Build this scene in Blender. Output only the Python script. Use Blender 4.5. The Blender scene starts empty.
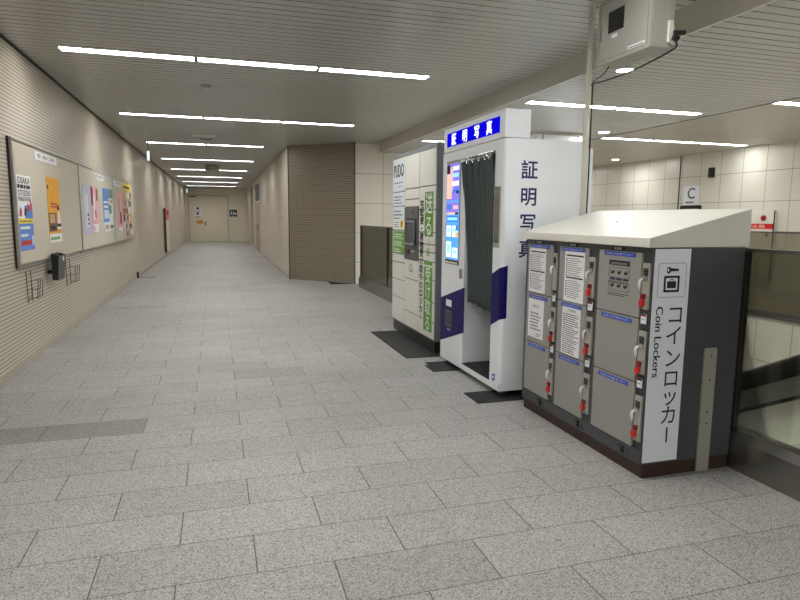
import bpy, math, random
from mathutils import Vector, Matrix
random.seed(7)
S = bpy.context.scene
COL = S.collection

# ------------------------------------------------------------------ node helpers
def new_mat(name):
    m = bpy.data.materials.new(name); m.use_nodes = True
    nt = m.node_tree; b = nt.nodes['Principled BSDF']
    return m, nt, b

def lin(c):
    return tuple(((v/255)/12.92 if v/255 <= .04045 else ((v/255+.055)/1.055)**2.4) for v in c) + (1,)

class NG:
    """tiny node builder"""
    def __init__(s, nt): s.nt = nt
    def n(s, t, **k):
        x = s.nt.nodes.new(t)
        for a, v in k.items(): setattr(x, a, v)
        return x
    def put(s, sock, v):
        if hasattr(v, 'is_output'): s.nt.links.new(v, sock)
        else: sock.default_value = v
    def math(s, op, a, b=0.0):
        x = s.n('ShaderNodeMath', operation=op); s.put(x.inputs[0], a); s.put(x.inputs[1], b); return x.outputs[0]
    def pos(s): return s.n('ShaderNodeNewGeometry').outputs['Position']
    def dot(s, d):
        x = s.n('ShaderNodeVectorMath', operation='DOT_PRODUCT'); s.put(x.inputs[0], s.pos()); x.inputs[1].default_value = d
        return x.outputs['Value']
    def joint(s, coord, period, off, width):
        f = s.math('FRACT', s.math('DIVIDE', s.math('SUBTRACT', coord, off), period))
        return s.math('LESS_THAN', f, width/period)
    def mix(s, f, a, b):
        x = s.n('ShaderNodeMix', data_type='RGBA'); s.put(x.inputs[0], f); s.put(x.inputs[6], a); s.put(x.inputs[7], b)
        return x.outputs[2]
    def noise(s, scale, detail=2, vec=None):
        x = s.n('ShaderNodeTexNoise'); s.put(x.inputs['Vector'], vec or s.pos())
        x.inputs['Scale'].default_value = scale; x.inputs['Detail'].default_value = detail
        return x.outputs['Fac']
    def ramp(s, f, stops):
        x = s.n('ShaderNodeValToRGB'); s.put(x.inputs[0], f); r = x.color_ramp
        while len(r.elements) < len(stops): r.elements.new(.5)
        for e, (p, c) in zip(r.elements, stops): e.position = p; e.color = c
        return x.outputs[0]

MATS = {}
def plain(name, rgb, rough=.5, metal=0.0, spec=.5, emit=0, speck=0.0):
    m, nt, b = new_mat(name); g = NG(nt); c = lin(rgb)
    if speck:
        f = g.noise(14, 3)
        d = tuple(v*(1-speck) for v in c[:3])+(1,)
        g.put(b.inputs['Base Color'], g.mix(f, d, c))
    else: b.inputs['Base Color'].default_value = c if not emit else tuple(v*.05 for v in c[:3])+(1,)
    b.inputs['Roughness'].default_value = rough; b.inputs['Metallic'].default_value = metal
    b.inputs['Specular IOR Level'].default_value = spec
    if emit:
        b.inputs['Emission Color'].default_value = c; b.inputs['Emission Strength'].default_value = emit
    MATS[name] = m; return m

def grid_mat(name, base, jcol, udir, vdir, pu, pv, ou, ov, wu, wv, rough=.5, fu=1.0, fv=1.0, var=.06, bump=.0, metal=0.0, wave=0.0, spec=.5, aniso=0.0):
    m, nt, b = new_mat(name); g = NG(nt)
    terms = []
    j = None
    cu = g.dot(udir) if udir else None; cv = g.dot(vdir) if vdir else None
    if cu is not None and pu: j = g.math('MULTIPLY', g.joint(cu, pu, ou, wu), fu)
    if cv is not None and pv:
        jv = g.math('MULTIPLY', g.joint(cv, pv, ov, wv), fv)
        j = jv if j is None else g.math('MAXIMUM', j, jv)
    c = lin(base); f = g.noise(3.0, 3)
    d = tuple(v*(1-var) for v in c[:3])+(1,)
    bc = g.mix(f, d, c)
    g.put(b.inputs['Base Color'], g.mix(j, bc, lin(jcol)))
    b.inputs['Roughness'].default_value = rough; b.inputs['Metallic'].default_value = metal
    b.inputs['Specular IOR Level'].default_value = spec
    if aniso:
        b.inputs['Anisotropic'].default_value = aniso; b.inputs['Tangent'].default_value = vdir
        tv = g.n('ShaderNodeCombineXYZ')
        for i in range(3): tv.inputs[i].default_value = vdir[i]
        g.put(b.inputs['Tangent'], tv.outputs[0])
    if wave:   # rounded profile of each slat or tile row
        ph = g.math('SUBTRACT', g.math('MULTIPLY', g.math('FRACT', g.math('DIVIDE', g.math('SUBTRACT', cv, ov), pv)), 2.0), 1.0)
        sc = g.n('ShaderNodeVectorMath', operation='SCALE'); sc.inputs[0].default_value = vdir; g.put(sc.inputs['Scale'], g.math('MULTIPLY', ph, wave))
        ad = g.n('ShaderNodeVectorMath', operation='ADD'); g.put(ad.inputs[0], g.n('ShaderNodeNewGeometry').outputs['Normal']); g.put(ad.inputs[1], sc.outputs[0])
        nm = g.n('ShaderNodeVectorMath', operation='NORMALIZE'); g.put(nm.inputs[0], ad.outputs[0]); g.put(b.inputs['Normal'], nm.outputs[0])
    elif bump:
        bp = g.n('ShaderNodeBump'); bp.inputs['Strength'].default_value = bump; bp.inputs['Distance'].default_value = .004
        bp.invert = True
        g.put(bp.inputs['Height'], j); g.put(b.inputs['Normal'], bp.outputs[0])
    MATS[name] = m; return m

# --- floor granite: brick bond 0.635 x 0.3125
DARK_TILES = [(13,-2),(13,-3)]
def granite():
    m, nt, b = new_mat('granite_floor'); g = NG(nt)
    y = g.dot((0,1,0)); x = g.dot((1,0,0))
    rowf = g.math('DIVIDE', g.math('SUBTRACT', y, .1955), .3125)
    row = g.math('FLOOR', rowf)
    par = g.math('MODULO', g.math('ADD', row, 201), 2.0)
    # rows with par 0 start at 0.436, par 1 at 0.436+.3175
    xs = g.math('SUBTRACT', x, g.math('ADD', .12, g.math('MULTIPLY', par, .3175)))
    colf = g.math('DIVIDE', xs, .635)
    cell = g.math('FLOOR', colf)
    jx = g.math('LESS_THAN', g.math('FRACT', g.math('ADD', colf, 100)), .0055/.635)
    jy = g.math('LESS_THAN', g.math('FRACT', g.math('ADD', rowf, 100)), .0042/.3125)
    j = g.math('MAXIMUM', jx, jy)
    cv = g.n('ShaderNodeCombineXYZ'); g.put(cv.inputs[0], cell); g.put(cv.inputs[1], row)
    wn = g.n('ShaderNodeTexWhiteNoise', noise_dimensions='2D'); g.put(wn.inputs['Vector'], cv.outputs[0])
    tone = g.ramp(wn.outputs['Value'], [(0, lin((160,159,155))), (.03, lin((170,169,165))), (.5, lin((173,172,168))), (1, lin((177,176,173)))])
    vo = g.n('ShaderNodeTexVoronoi'); g.put(vo.inputs['Vector'], g.pos()); vo.inputs['Scale'].default_value = 215
    se = g.n('ShaderNodeSeparateColor'); g.put(se.inputs[0], vo.outputs['Color']); sp = se.outputs[0]
    spk = g.ramp(sp, [(.06, (.40,.40,.40,1)), (.24, (.78,.78,.78,1)), (.5, (.98,.98,.98,1)), (.9, (1.30,1.30,1.29,1))])
    for rr, cc in DARK_TILES:    # single slabs of a darker granite
        e = g.math('MULTIPLY', g.math('LESS_THAN', g.math('ABSOLUTE', g.math('SUBTRACT', row, float(rr))), .5), g.math('LESS_THAN', g.math('ABSOLUTE', g.math('SUBTRACT', cell, float(cc))), .5))
        tone = g.mix(e, tone, lin((146,144,139)))
    mx = g.n('ShaderNodeMix', data_type='RGBA', blend_type='MULTIPLY'); mx.inputs[0].default_value = 1
    g.put(mx.inputs[6], tone); g.put(mx.inputs[7], spk)
    cl = g.ramp(g.noise(.9, 4), [(.3, (.88,.88,.88,1)), (.6, (1,1,1,1))])
    m2 = g.n('ShaderNodeMix', data_type='RGBA', blend_type='MULTIPLY'); m2.inputs[0].default_value = 1
    g.put(m2.inputs[6], mx.outputs[2]); g.put(m2.inputs[7], cl)
    g.put(b.inputs['Base Color'], g.mix(g.math('MULTIPLY', j, .85), m2.outputs[2], lin((66,64,60))))
    b.inputs['Roughness'].default_value = .5; b.inputs['Specular IOR Level'].default_value = .35
    MATS['granite_floor'] = m
granite()

def glass(name, tint, gloss=.06):
    m = bpy.data.materials.new(name); m.use_nodes = True; nt = m.node_tree; g = NG(nt)
    for n in list(nt.nodes): nt.nodes.remove(n)
    out = g.n('ShaderNodeOutputMaterial'); t = g.n('ShaderNodeBsdfTransparent'); gl = g.n('ShaderNodeBsdfGlossy')
    t.inputs[0].default_value = tint; gl.inputs['Roughness'].default_value = .03
    fr = g.n('ShaderNodeFresnel'); fr.inputs[0].default_value = 1.45
    mx = g.n('ShaderNodeMixShader'); g.put(mx.inputs[0], g.math('MULTIPLY', fr.outputs[0], .8))
    nt.links.new(t.outputs[0], mx.inputs[1]); nt.links.new(gl.outputs[0], mx.inputs[2]); nt.links.new(mx.outputs[0], out.inputs[0])
    MATS[name] = m
glass('clear_glass', (.68,.68,.64,1)); glass('bronze_glass', (.62,.60,.53,1)); glass('dark_glass', (.12,.12,.11,1))

LIGHT = 29.0
def lamp_mat(name, col, s):
    m, nt, b = new_mat(name)
    b.inputs['Base Color'].default_value = (.9,.9,.9,1)
    b.inputs['Emission Color'].default_value = col; b.inputs['Emission Strength'].default_value = s
    MATS[name] = m
lamp_mat('lamp', (1,.985,.955,1), LIGHT)
lamp_mat('lamp_down', (1,.985,.955,1), LIGHT*17)
lamp_mat('well_fill', (1,.985,.955,1), LIGHT*2.6)  # glow of the fill lamps added down in the escalator well
lamp_mat('lamp_hall', (1,.985,.955,1), LIGHT*.95)

Zc = 3.07
grid_mat('ceiling_slats', (192,191,184), (66,65,60), None, (0,1,0), 0, .118, 0, .02, 0, .013, rough=.27, var=.03, aniso=.85, spec=.8)
grid_mat('ceiling_panels', (190,184,172), (105,98,88), (1,0,0), (0,1,0), 1.27, .64, 0, .0, .008, .006, rough=.4, var=.04)
grid_mat('mosaic_left', (206,196,179), (92,82,69), (0,1,0), (0,0,1), .053, .0365, 0, .012, .004, .009, rough=.40, fu=.34, fv=.82, var=.05, aniso=.8, spec=.55)
grid_mat('mosaic_end', (242,234,214), (176,166,146), (1,0,0), (0,0,1), .106, .106, 0, 0, .006, .008, rough=.4, fv=.6, fu=.4)
DV = Vector((2.92-1.643, 13.05-14.45, 0)).normalized()
grid_mat('mosaic_brown', (156,145,128), (84,75,64), tuple(DV), (0,0,1), .053, .053, 0, .01, .009, .009, rough=.4, var=.08)
grid_mat('cream_panel_x', (222,217,204), (128,122,110), (1,0,0), (0,0,1), .62, .641, .445, .475, .010, .010, rough=.32, var=.03)
grid_mat('cream_panel_y', (224,221,210), (135,130,118), (0,1,0), (0,0,1), .617, .641, .475, .594, .011, .011, rough=.3, var=.03)
plain('white_metal', (238,243,248), .28); plain('white_sheet', (238,238,240), .6)
plain('cream_metal', (226,224,214), .38, speck=.03); plain('booth_inside', (214,218,214), .5)
plain('navy', (18,12,92), .5, spec=.2); plain('navy_ink', (30,26,92), .5)
plain('curtain_cloth', (70,80,80), .9, speck=.1); plain('chrome', (215,215,215), .18, metal=1)
plain('black_rubber', (30,31,34), .6, speck=.2); plain('black_plastic', (22,22,24), .4); plain('charcoal', (70,73,76), .42)
plain('locker_frame', (72,75,79), .42, speck=.05); plain('locker_door', (154,153,148), .38, speck=.03)
plain('locker_plinth', (58,38,32), .5); plain('lock_plate', (168,166,156), .35)
plain('label_blue', (48,84,190), .5); plain('ink', (28,28,32), .6); plain('ink_grey', (120,120,124), .6); plain('ink_navy', (34,38,86), .6)
plain('red', (214,32,26), .4); plain('dark_red', (120,20,24), .4); plain('sign_white', (240,245,255), .45)
plain('steel', (146,144,138), .26, metal=.9); plain('steel_dark', (70,68,64), .35, metal=.6); plain('bar_steel', (176,174,166), .4, metal=.3)
plain('parcel_white', (226,226,218), .35); plain('parcel_grey', (112,116,122), .45); plain('parcel_dark', (92,92,94), .5)
plain('parcel_ink', (36,52,26), .5); plain('green', (92,150,40), .5); plain('green_soft', (112,166,70), .5); plain('pale_blue', (220,229,240), .6)
plain('cork_panel', (206,197,180), .8, speck=.05); plain('cork_panel_pale', (210,206,190), .8, speck=.05); plain('frame_alu', (176,174,168), .4, metal=.4)
plain('door_brown', (160,148,130), .5); plain('frame_dark', (40,38,36), .5); plain('wire', (92,86,78), .4, metal=.4)
plain('poster_white', (240,240,240), .6); plain('poster_blue', (96,140,214), .6); plain('poster_red', (196,60,56), .6); plain('poster_yellow', (240,216,70), .6)
plain('poster_orange', (236,172,54), .6); plain('poster_pink', (234,178,188), .6); plain('poster_lilac', (196,200,226), .6); plain('poster_teal', (110,150,140), .6)
plain('poster_tan', (200,170,130), .6); plain('poster_brown', (120,86,62), .6); plain('poster_crimson', (150,30,50), .6)
plain('door_beige', (236,227,206), .45, speck=.03); plain('door_frame', (206,196,176), .45)
plain('baseboard', (184,175,160), .5); plain('box_grey', (166,166,156), .42, speck=.02); plain('pole_cream', (206,202,188), .4)
plain('soffit', (190,185,174), .5); plain('slab', (120,114,104), .7); plain('tactile_yellow', (206,170,60), .6)
plain('concrete', (150,146,138), .7, speck=.1); plain('clad', (182,186,174), .4); plain('joint_dark', (44,42,40), .6)
plain('grey_unit', (150,146,134), .5); plain('orange', (232,160,60), .5); plain('sign_blue', (28,52,66), .5); plain('mirror', (160,160,156), .08, metal=1)
for n, c, e in [('glow_blue', (12,5,212), 1.0), ('glow_white', (235,240,255), 1.5), ('scr_sky', (90,165,240), 1.15), ('scr_white', (225,240,255), 1.2), ('scr_peach', (250,200,170), 1.1),
                ('scr_purple', (140,125,225), 1.1), ('scr_pink', (245,185,205), 1.1), ('scr_deep', (70,125,225), 1.1), ('scr_cyan', (150,225,250), 1.2), ('scr_orange', (250,190,90), 1.1), ('scr_dark', (60,60,95), .5)]:
    plain(n, c, .4, emit=e, spec=0)

# ------------------------------------------------------------------ mesh builder
class F:
    """flat frame: origin O, right r, up u, normal n = r x u"""
    def __init__(s, O, r, u):
        s.O = Vector(O); s.r = Vector(r); s.u = Vector(u); s.n = s.r.cross(s.u)
    def p(s, x, y, z=0): return s.O + s.r*x + s.u*y + s.n*z
def FX(X, Y=0, Z=0):  return F((X,Y,Z), (0,-1,0), (0,0,1))    # faces -X
def FXP(X, Y=0, Z=0): return F((X,Y,Z), (0,1,0), (0,0,1))     # faces +X
def FYN(Y, X=0, Z=0): return F((X,Y,Z), (1,0,0), (0,0,1))     # faces -Y

_txt = {}
def glyphs(body, bold=0.0):
    k = (body, bold)
    if k not in _txt:
        cu = bpy.data.curves.new('t', 'FONT'); cu.body = body; cu.size = 1; cu.offset = bold; cu.resolution_u = 3
        o = bpy.data.objects.new('t', cu); COL.objects.link(o)
        dg = bpy.context.evaluated_depsgraph_get(); dg.update()
        me = bpy.data.meshes.new_from_object(o.evaluated_get(dg))
        vs = [v.co.copy() for v in me.vertices]; fs = [tuple(p.vertices) for p in me.polygons]
        bpy.data.objects.remove(o); bpy.data.curves.remove(cu); bpy.data.meshes.remove(me)
        x0 = min(v.x for v in vs); x1 = max(v.x for v in vs); y0 = min(v.y for v in vs); y1 = max(v.y for v in vs)
        _txt[k] = (vs, fs, x0, x1, y0, y1)
    return _txt[k]

class MB:
    def __init__(s): s.v = []; s.f = []; s.m = []; s.mats = []
    def mi(s, m):
        if m not in s.mats: s.mats.append(m)
        return s.mats.index(m)
    def add(s, vs, fs, m):
        o = len(s.v); i = s.mi(m); s.v += [tuple(v) for v in vs]
        for f in fs: s.f.append(tuple(o+k for k in f)); s.m.append(i)
        return s
    def hexa(s, b, t, m):   # b,t four points each (ccw seen from top)
        return s.add(list(b)+list(t), [(3,2,1,0),(4,5,6,7),(0,1,5,4),(1,2,6,5),(2,3,7,6),(3,0,4,7)], m)
    def box(s, x0, x1, y0, y1, z0, z1, m):
        return s.hexa([(x0,y0,z0),(x1,y0,z0),(x1,y1,z0),(x0,y1,z0)], [(x0,y0,z1),(x1,y0,z1),(x1,y1,z1),(x0,y1,z1)], m)
    def fbox(s, f, x0, x1, y0, y1, z0, z1, m):
        P = f.p
        return s.hexa([P(x0,y0,z0),P(x1,y0,z0),P(x1,y1,z0),P(x0,y1,z0)], [P(x0,y0,z1),P(x1,y0,z1),P(x1,y1,z1),P(x0,y1,z1)], m)
    def prism(s, pts, ext, m):    # polygon of 3-D points, extruded by ext
        n = len(pts); e = Vector(ext); a = [Vector(p) for p in pts]
        nr = Vector((0,0,0))
        for i in range(n): nr += a[i].cross(a[(i+1) % n])
        if nr.dot(e) < 0: a.reverse()
        fs = [tuple(range(n-1,-1,-1)), tuple(range(n,2*n))] + [(i,(i+1)%n,n+(i+1)%n,n+i) for i in range(n)]
        return s.add(a+[p+e for p in a], fs, m)
    def fpoly(s, f, pts, z0, z1, m): return s.prism([f.p(x,y,z0) for x,y in pts], f.n*(z1-z0), m)
    def cyl(s, a, b, r, m, r2=None, n=20):
        return s.tube([a, b], [r, r if r2 is None else r2], m, n)
    def tube(s, path, r, m, n=10, sq=None):
        P = [Vector(p) for p in path]; k = len(P); R = r if isinstance(r, (list, tuple)) else [r]*k
        vs = []; up = Vector((0,0,1))
        d0 = (P[1]-P[0]).normalized()
        if abs(d0.dot(up)) > .95: up = Vector((1,0,0))
        for i in range(k):
            d = ((P[min(i+1,k-1)]-P[i]).normalized() + (P[i]-P[max(i-1,0)]).normalized()).normalized()
            a = d.cross(up).normalized(); b = a.cross(d).normalized()
            for j in range(n):
                t = 2*math.pi*j/n; c, q = math.cos(t), math.sin(t)
                w = (1, 1) if sq is None else sq
                vs.append(P[i] + a*(c*R[i]*w[0]) + b*(q*R[i]*w[1]))
        fs = [tuple(range(n)), tuple((k-1)*n + j for j in range(n-1,-1,-1))]
        for i in range(k-1):
            for j in range(n):
                fs.append((i*n+j, (i+1)*n+j, (i+1)*n+(j+1)%n, i*n+(j+1)%n))
        return s.add(vs, fs, m)
    def ring(s, c, axis, R, r, m, n=20, k=8):
        ax = Vector(axis).normalized(); t = Vector((0,0,1)) if abs(ax.z) < .9 else Vector((1,0,0))
        a = ax.cross(t).normalized(); b = ax.cross(a); c = Vector(c); vs = []; fs = []
        for i in range(n):
            A = 2*math.pi*i/n; d = a*math.cos(A)+b*math.sin(A)
            for j in range(k):
                B = 2*math.pi*j/k; vs.append(c + d*(R+r*math.cos(B)) + ax*(r*math.sin(B)))
        for i in range(n):
            for j in range(k):
                fs.append((i*k+j, i*k+(j+1)%k, ((i+1)%n)*k+(j+1)%k, ((i+1)%n)*k+j))
        return s.add(vs, fs, m)
    def text(s, f, body, cx, cy, h, m, w=None, bold=0.0, z=.002, anchor='c'):
        """text whose ink box is h tall (and w wide if given), centred at cx,cy of frame f"""
        if bold: 
            for dx in (-1, 1): s.text(f, body, cx+dx*bold*h*.8, cy, h, m, w, 0, z+.00015*dx, anchor)
        vs, fs, x0, x1, y0, y1 = glyphs(body)
        sy = h/max(y1-y0, 1e-6); sx = sy if w is None else w/max(x1-x0, 1e-6)
        ox = (x0+x1)/2 if anchor == 'c' else x0
        return s.add([f.p(cx+(v.x-ox)*sx, cy+(v.y-(y0+y1)/2)*sy, z) for v in vs], fs, m)
    def em(s, f, ch, cx, cy, size, m, bold=0.0, z=.002, sx=1.0):
        """one CJK glyph in its em box of this size centred at cx,cy"""
        if bold:
            for i, (dx, dy) in enumerate(((-1,0),(1,0),(0,-1),(0,1))): s.em(f, ch, cx+dx*bold*size, cy+dy*bold*size, size, m, 0, z-.00015*(i+1), sx)
        vs, fs, *_ = glyphs(ch); k = size*1.08
        return s.add([f.p(cx+(v.x-.5)*k*sx, cy+(v.y-.38)*k, z) for v in vs], fs, m)
    def lines(s, f, x0, x1, y1, y0, n, m, fill=.5, rag=.35, z=.0022):
        """rows of unreadably small print"""
        st = (y1-y0)/n
        for i in range(n):
            y = y1-st*(i+1); e = x1-(x1-x0)*rag*random.random(); x = x0
            while x < e:
                q = min(e, x+(x1-x0)*random.uniform(.06,.22)); s.fbox(f, x, q, y, y+st*fill, z-.0006, z, m); x = q+(x1-x0)*.03
        return s

def link(name, mb, base=(0,0,0), parent=None, bevel=0, smooth=False, seg=2):
    me = bpy.data.meshes.new(name); B = Vector(base)
    me.from_pydata([tuple(Vector(v)-B) for v in mb.v], [], mb.f)
    for n in mb.mats: me.materials.append(MATS[n])
    me.polygons.foreach_set('material_index', mb.m); me.validate()
    if smooth:
        for p in me.polygons: p.use_smooth = True
        me.set_sharp_from_angle(angle=math.radians(40))
    o = bpy.data.objects.new(name, me); COL.objects.link(o)
    if parent: o.parent = parent
    else: o.location = base
    if bevel:
        b = o.modifiers.new('bevel', 'BEVEL'); b.width = bevel; b.segments = seg; b.limit_method = 'ANGLE'; b.angle_limit = math.radians(50)
        b.harden_normals = False
    return o
def tag(o, label, cat, group=None):
    o['label'] = label; o['category'] = cat
    if group: o['group'] = group
    return o
class T:
    """thing: an Empty at its base; parts are given in world coordinates"""
    def __init__(s, name, label, cat, base, group=None):
        s.o = bpy.data.objects.new(name, None); COL.objects.link(s.o); s.o.location = base; s.b = base
        s.o.empty_display_size = .1
        tag(s.o, label, cat, group)
    def part(s, name, mb, parent=None, label=None, **k):
        o = link(name, mb, s.b, parent or s.o, **k)
        if label: o['label'] = label
        return o
def one(name, mb, label, cat, base, group=None, **k): return tag(link(name, mb, base, **k), label, cat, group)
def struct(name, mb, parent=None, **k):
    o = link(name, mb, parent=parent, **k)
    if not parent: o['kind'] = 'structure'
    return o
def copy_tree(r, loc, label, group=None):
    c = r.copy(); COL.objects.link(c); c.location = loc; c['label'] = label
    for ch in r.children:
        d = ch.copy(); COL.objects.link(d); d.parent = c
        for g in ch.children:
            e = g.copy(); COL.objects.link(e); e.parent = d
    return c

# ------------------------------------------------------------------ setting
XL, XR, XE = -1.815, 1.643, 11.3        # corridor walls, far wall of the escalator hall
YK = 16.0
XBK, YH = 7.0, 22.0                      # the back wall stops here; the tiled hall runs on
Y0, YB, YE = -13.4, 13.05, 37.4          # behind camera, cream back wall, end of corridor
XW = 2.98                               # edge of the floor beside the escalator well
XF, ZM = 3.5, 2.86                      # bulkhead, lower ceiling
m = MB(); m.box(XL-.2, XW, Y0, YB+.02, -.35, 0, 'granite_floor').box(XL-.2, 2.4, YB+.02, YE+.2, -.35, 0, 'granite_floor').box(XW, 8.0, Y0, .55, -.35, 0, 'granite_floor')
struct('floor', m)
m = MB(); m.box(8.0, XE+.2, .55, YB, -.05, 0, 'granite_floor').box(XBK-.2, XE+.2, YB, YH+.2, -.05, 0, 'granite_floor').box(8.0, XE+.2, Y0, .55, -.05, 0, 'granite_floor').box(9.25, 9.55, .55, YH, 0, .004, 'tactile_yellow')
struct('floor_far_landing', m)
m = MB(); m.box(XL-.2, XL, Y0, YK, 0, Zc+.1, 'mosaic_left')
wl = lambda y: XL + .185*max(0, y-YK)/(YE-YK)
wr = lambda y: XR + .19*(y-14.45)/(YE-14.45)
def slab(m, x0, x1, d0, d1, a, b, z0, z1, fn, mat):
    P = [(fn(a)+d0,a),(fn(a)+d1,a),(fn(b)+d1,b),(fn(b)+d0,b)]
    m.hexa([(x,y,z0) for x,y in P], [(x,y,z1) for x,y in P], mat)
struct('wall_left', m); m = MB(); slab(m, 0, 0, -.3, 0, YK, YE, 0, Zc+.1, wl, 'mosaic_left'); struct('wall_left_far', m)
m = MB(); m.box(XL, XL+.012, Y0, YK, 0, .07, 'baseboard'); slab(m, 0, 0, 0, .012, YK, YE, 0, .07, wl, 'baseboard'); struct('baseboard_left', m)
m = MB(); m.box(XL, XL+.016, Y0, YK, Zc-.02, Zc, 'frame_dark'); slab(m, 0, 0, 0, .016, YK, YE, Zc-.02, Zc, wl, 'frame_dark'); struct('trim_1', m)
# right corridor wall with two door recesses
REC = [(25.3,28.2),(30.4,32.9)]
m = MB(); ys = [14.45]+[v for r in REC for v in r]+[YE]
for a, b in zip(ys[::2], ys[1::2]): slab(m, 0, 0, 0, .35, a, b, 0, Zc+.1, wr, 'mosaic_left')
for a, b in REC: slab(m, 0, 0, 0, .35, a, b, 2.9, Zc+.1, wr, 'mosaic_left')
struct('wall_right', m)
m = MB()
for a, b in zip(ys[::2], ys[1::2]): slab(m, 0, 0, -.012, 0, a, b, 0, .07, wr, 'baseboard')
struct('baseboard_right', m)
XR0 = XR
for i, (a, b) in enumerate(REC):
    m = MB(); w = .07; XR = wr((a+b)/2)
    m.box(XR-.01, XR+.08, a, a+w, 0, 2.9, 'door_frame').box(XR-.01, XR+.08, b-w, b, 0, 2.9, 'door_frame').box(XR-.01, XR+.08, a+w, b-w, 2.05, 2.13, 'door_frame').box(XR-.01, XR+.08, a+w, b-w, 2.83, 2.9, 'door_frame')
    d = struct('door_%d' % (i+2), m)
    m = MB(); m.box(XR+.005, XR+.04, a+w, (a+b)/2-.004, .01, 2.05, 'door_brown').box(XR+.005, XR+.04, (a+b)/2+.004, b-w, .01, 2.05, 'door_brown'); struct('door_leaf', m, d)
    m = MB(); m.box(XR+.002, XR+.03, a+w, b-w, 2.13, 2.83, 'ink'); struct('transom', m, d)
    m = MB(); m.box(XR-.03, XR+.005, (a+b)/2+.05, (a+b)/2+.08, .9, 1.15, 'steel'); struct('door_handle', m, d)
XR = XR0
# diagonal mosaic wall, cream back wall
A, B = Vector((XR,14.45,0)), Vector((2.92,YB,0)); N = Vector((-DV.y, DV.x, 0))
if N.y < 0: N = -N
m = MB(); m.hexa([A, B, B+N*.3, A+N*.3], [p+Vector((0,0,Zc+.05)) for p in (A, B, B+N*.3, A+N*.3)], 'mosaic_brown'); struct('wall_diagonal', m)
m = MB()
for p in (A, B):
    q = p - N*.006 + DV*(.0 if p is A else -.022)
    m.hexa([q, q+DV*.022, q+DV*.022+N*.02, q+N*.02], [v+Vector((0,0,Zc)) for v in (q, q+DV*.022, q+DV*.022+N*.02, q+N*.02)], 'frame_dark')
struct('trim_2', m)
m = MB(); m.box(2.92, XBK, YB, YB+.2, -.0, Zc+.1, 'cream_panel_x').box(XBK, XE, YH, YH+.2, 0, Zc+.1, 'cream_panel_x').box(XW, 8.0, YB, YB+.2, -4.2, 0, 'cream_panel_x'); struct('wall_back', m)
m = MB(); m.box(XE, XE+.2, Y0, YH+.2, 0, Zc+.1, 'cream_panel_y').box(XE-.012, XE, 12.875, 12.905, 0, Zc, 'joint_dark'); struct('wall_east', m)
m = MB(); m.box(XBK-.2, XBK, YB+.2, YH+.2, 0, Zc+.1, 'cream_panel_y'); struct('wall_hall_side', m)
m = MB(); m.box(XL-.2, XE+.2, Y0-.2, Y0, -.35, Zc+.1, 'cream_panel_x'); struct('wall_rear', m)
m = MB(); m.box(XL, 2.0, YE, YE+.2, 0, Zc+.1, 'mosaic_end'); struct('wall_end', m)
# escalator well
m = MB(); m.box(XW-.15, XW, .55, YB, -4.2, -.35, 'cream_panel_y'); struct('wall_well_near', m)
m = MB(); m.box(8.0, 8.15, .55, YB, -4.2, -.05, 'cream_panel_y'); struct('wall_well_far', m)
m = MB(); m.box(XW, 8.0, .4, .55, -4.2, -.35, 'cream_panel_x'); struct('wall_well_south', m)
m = MB(); m.box(XW-.15, 8.15, .4, YB+.2, -4.35, -4.2, 'granite_floor'); struct('floor_lower', m)

# ceilings with slots for the recessed strip lights
CW = .18
def slotted(name, X0, X1, Ya, Yb, z, slots, mat):
    m = MB(); y = Ya; t = .14
    for ys, xa, xb in sorted(slots):
        m.box(X0, X1, y, ys-CW/2, z, z+t, mat)
        m.box(X0, xa, ys-CW/2, ys+CW/2, z, z+t, mat); m.box(xb, X1, ys-CW/2, ys+CW/2, z, z+t, mat)
        y = ys+CW/2
    m.box(X0, X1, y, Yb, z, z+t, mat)
    return struct(name, m)
SEG = 1.28
main_rows = [(6.93+3.95*k, -1.42, -1.42+SEG*(3 if k < 2 else 2)) for k in range(-5, 8)]
mid_rows = [(6.86+3.95*k, 3.69, 3.69+2*SEG) for k in range(-5, 2)]
hall_rows = [(6.76+3.95*k, 7.45, 11.06) for k in range(-5, 2)]
slotted('ceiling', XL, XF, Y0, YE, Zc, main_rows, 'ceiling_slats')
slotted('ceiling_middle', XF, 6.45, Y0, YB, ZM, mid_rows, 'ceiling_slats')
slotted('ceiling_hall', 6.45, XE, Y0, YH, Zc, hall_rows, 'ceiling_panels')
m = MB(); m.box(XF-.03, XF, Y0, YB, ZM-.005, Zc, 'soffit'); struct('trim_3', m)
m = MB(); m.box(6.435, 6.452, Y0, YB, ZM-.006, ZM, 'steel_dark'); struct('trim_4', m)

def strip(z, y, xa, nseg, label, group, mat, SEG):
    base = (xa, y, z)
    t = T('ceiling_light', label, 'ceiling light', base, group)
    h = CW/2; xb = xa+SEG*nseg; r = .07
    fr = MB(); fr.box(xa+.002, xb-.002, y-h+.002, y-h+.008, z+.004, z+r, 'white_metal').box(xa+.002, xb-.002, y+h-.008, y+h-.002, z+.004, z+r, 'white_metal')
    fr.box(xa+.002, xb-.002, y-h+.002, y+h-.002, z+r, z+r+.03, 'white_metal')
    fr.box(xa+.002, xa+.010, y-h+.008, y+h-.008, z+.004, z+r, 'white_metal').box(xb-.010, xb-.002, y-h+.008, y+h-.008, z+.004, z+r, 'white_metal')
    t.part('frame', fr)
    for i in range(nseg):
        a = xa+SEG*i+(.012 if i == 0 else .018); b = xa+SEG*(i+1)-(.012 if i == nseg-1 else .018)
        d = MB(); d.box(a, b, y-h+.009, y+h-.009, z+.016, z+.03, mat); t.part('diffuser', d)
        if i: d = MB(); d.box(xa+SEG*i-.016, xa+SEG*i+.016, y-h+.009, y+h-.009, z+.001, z+.04, 'charcoal'); t.part('joint_cap', d)
    return t.o
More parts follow.
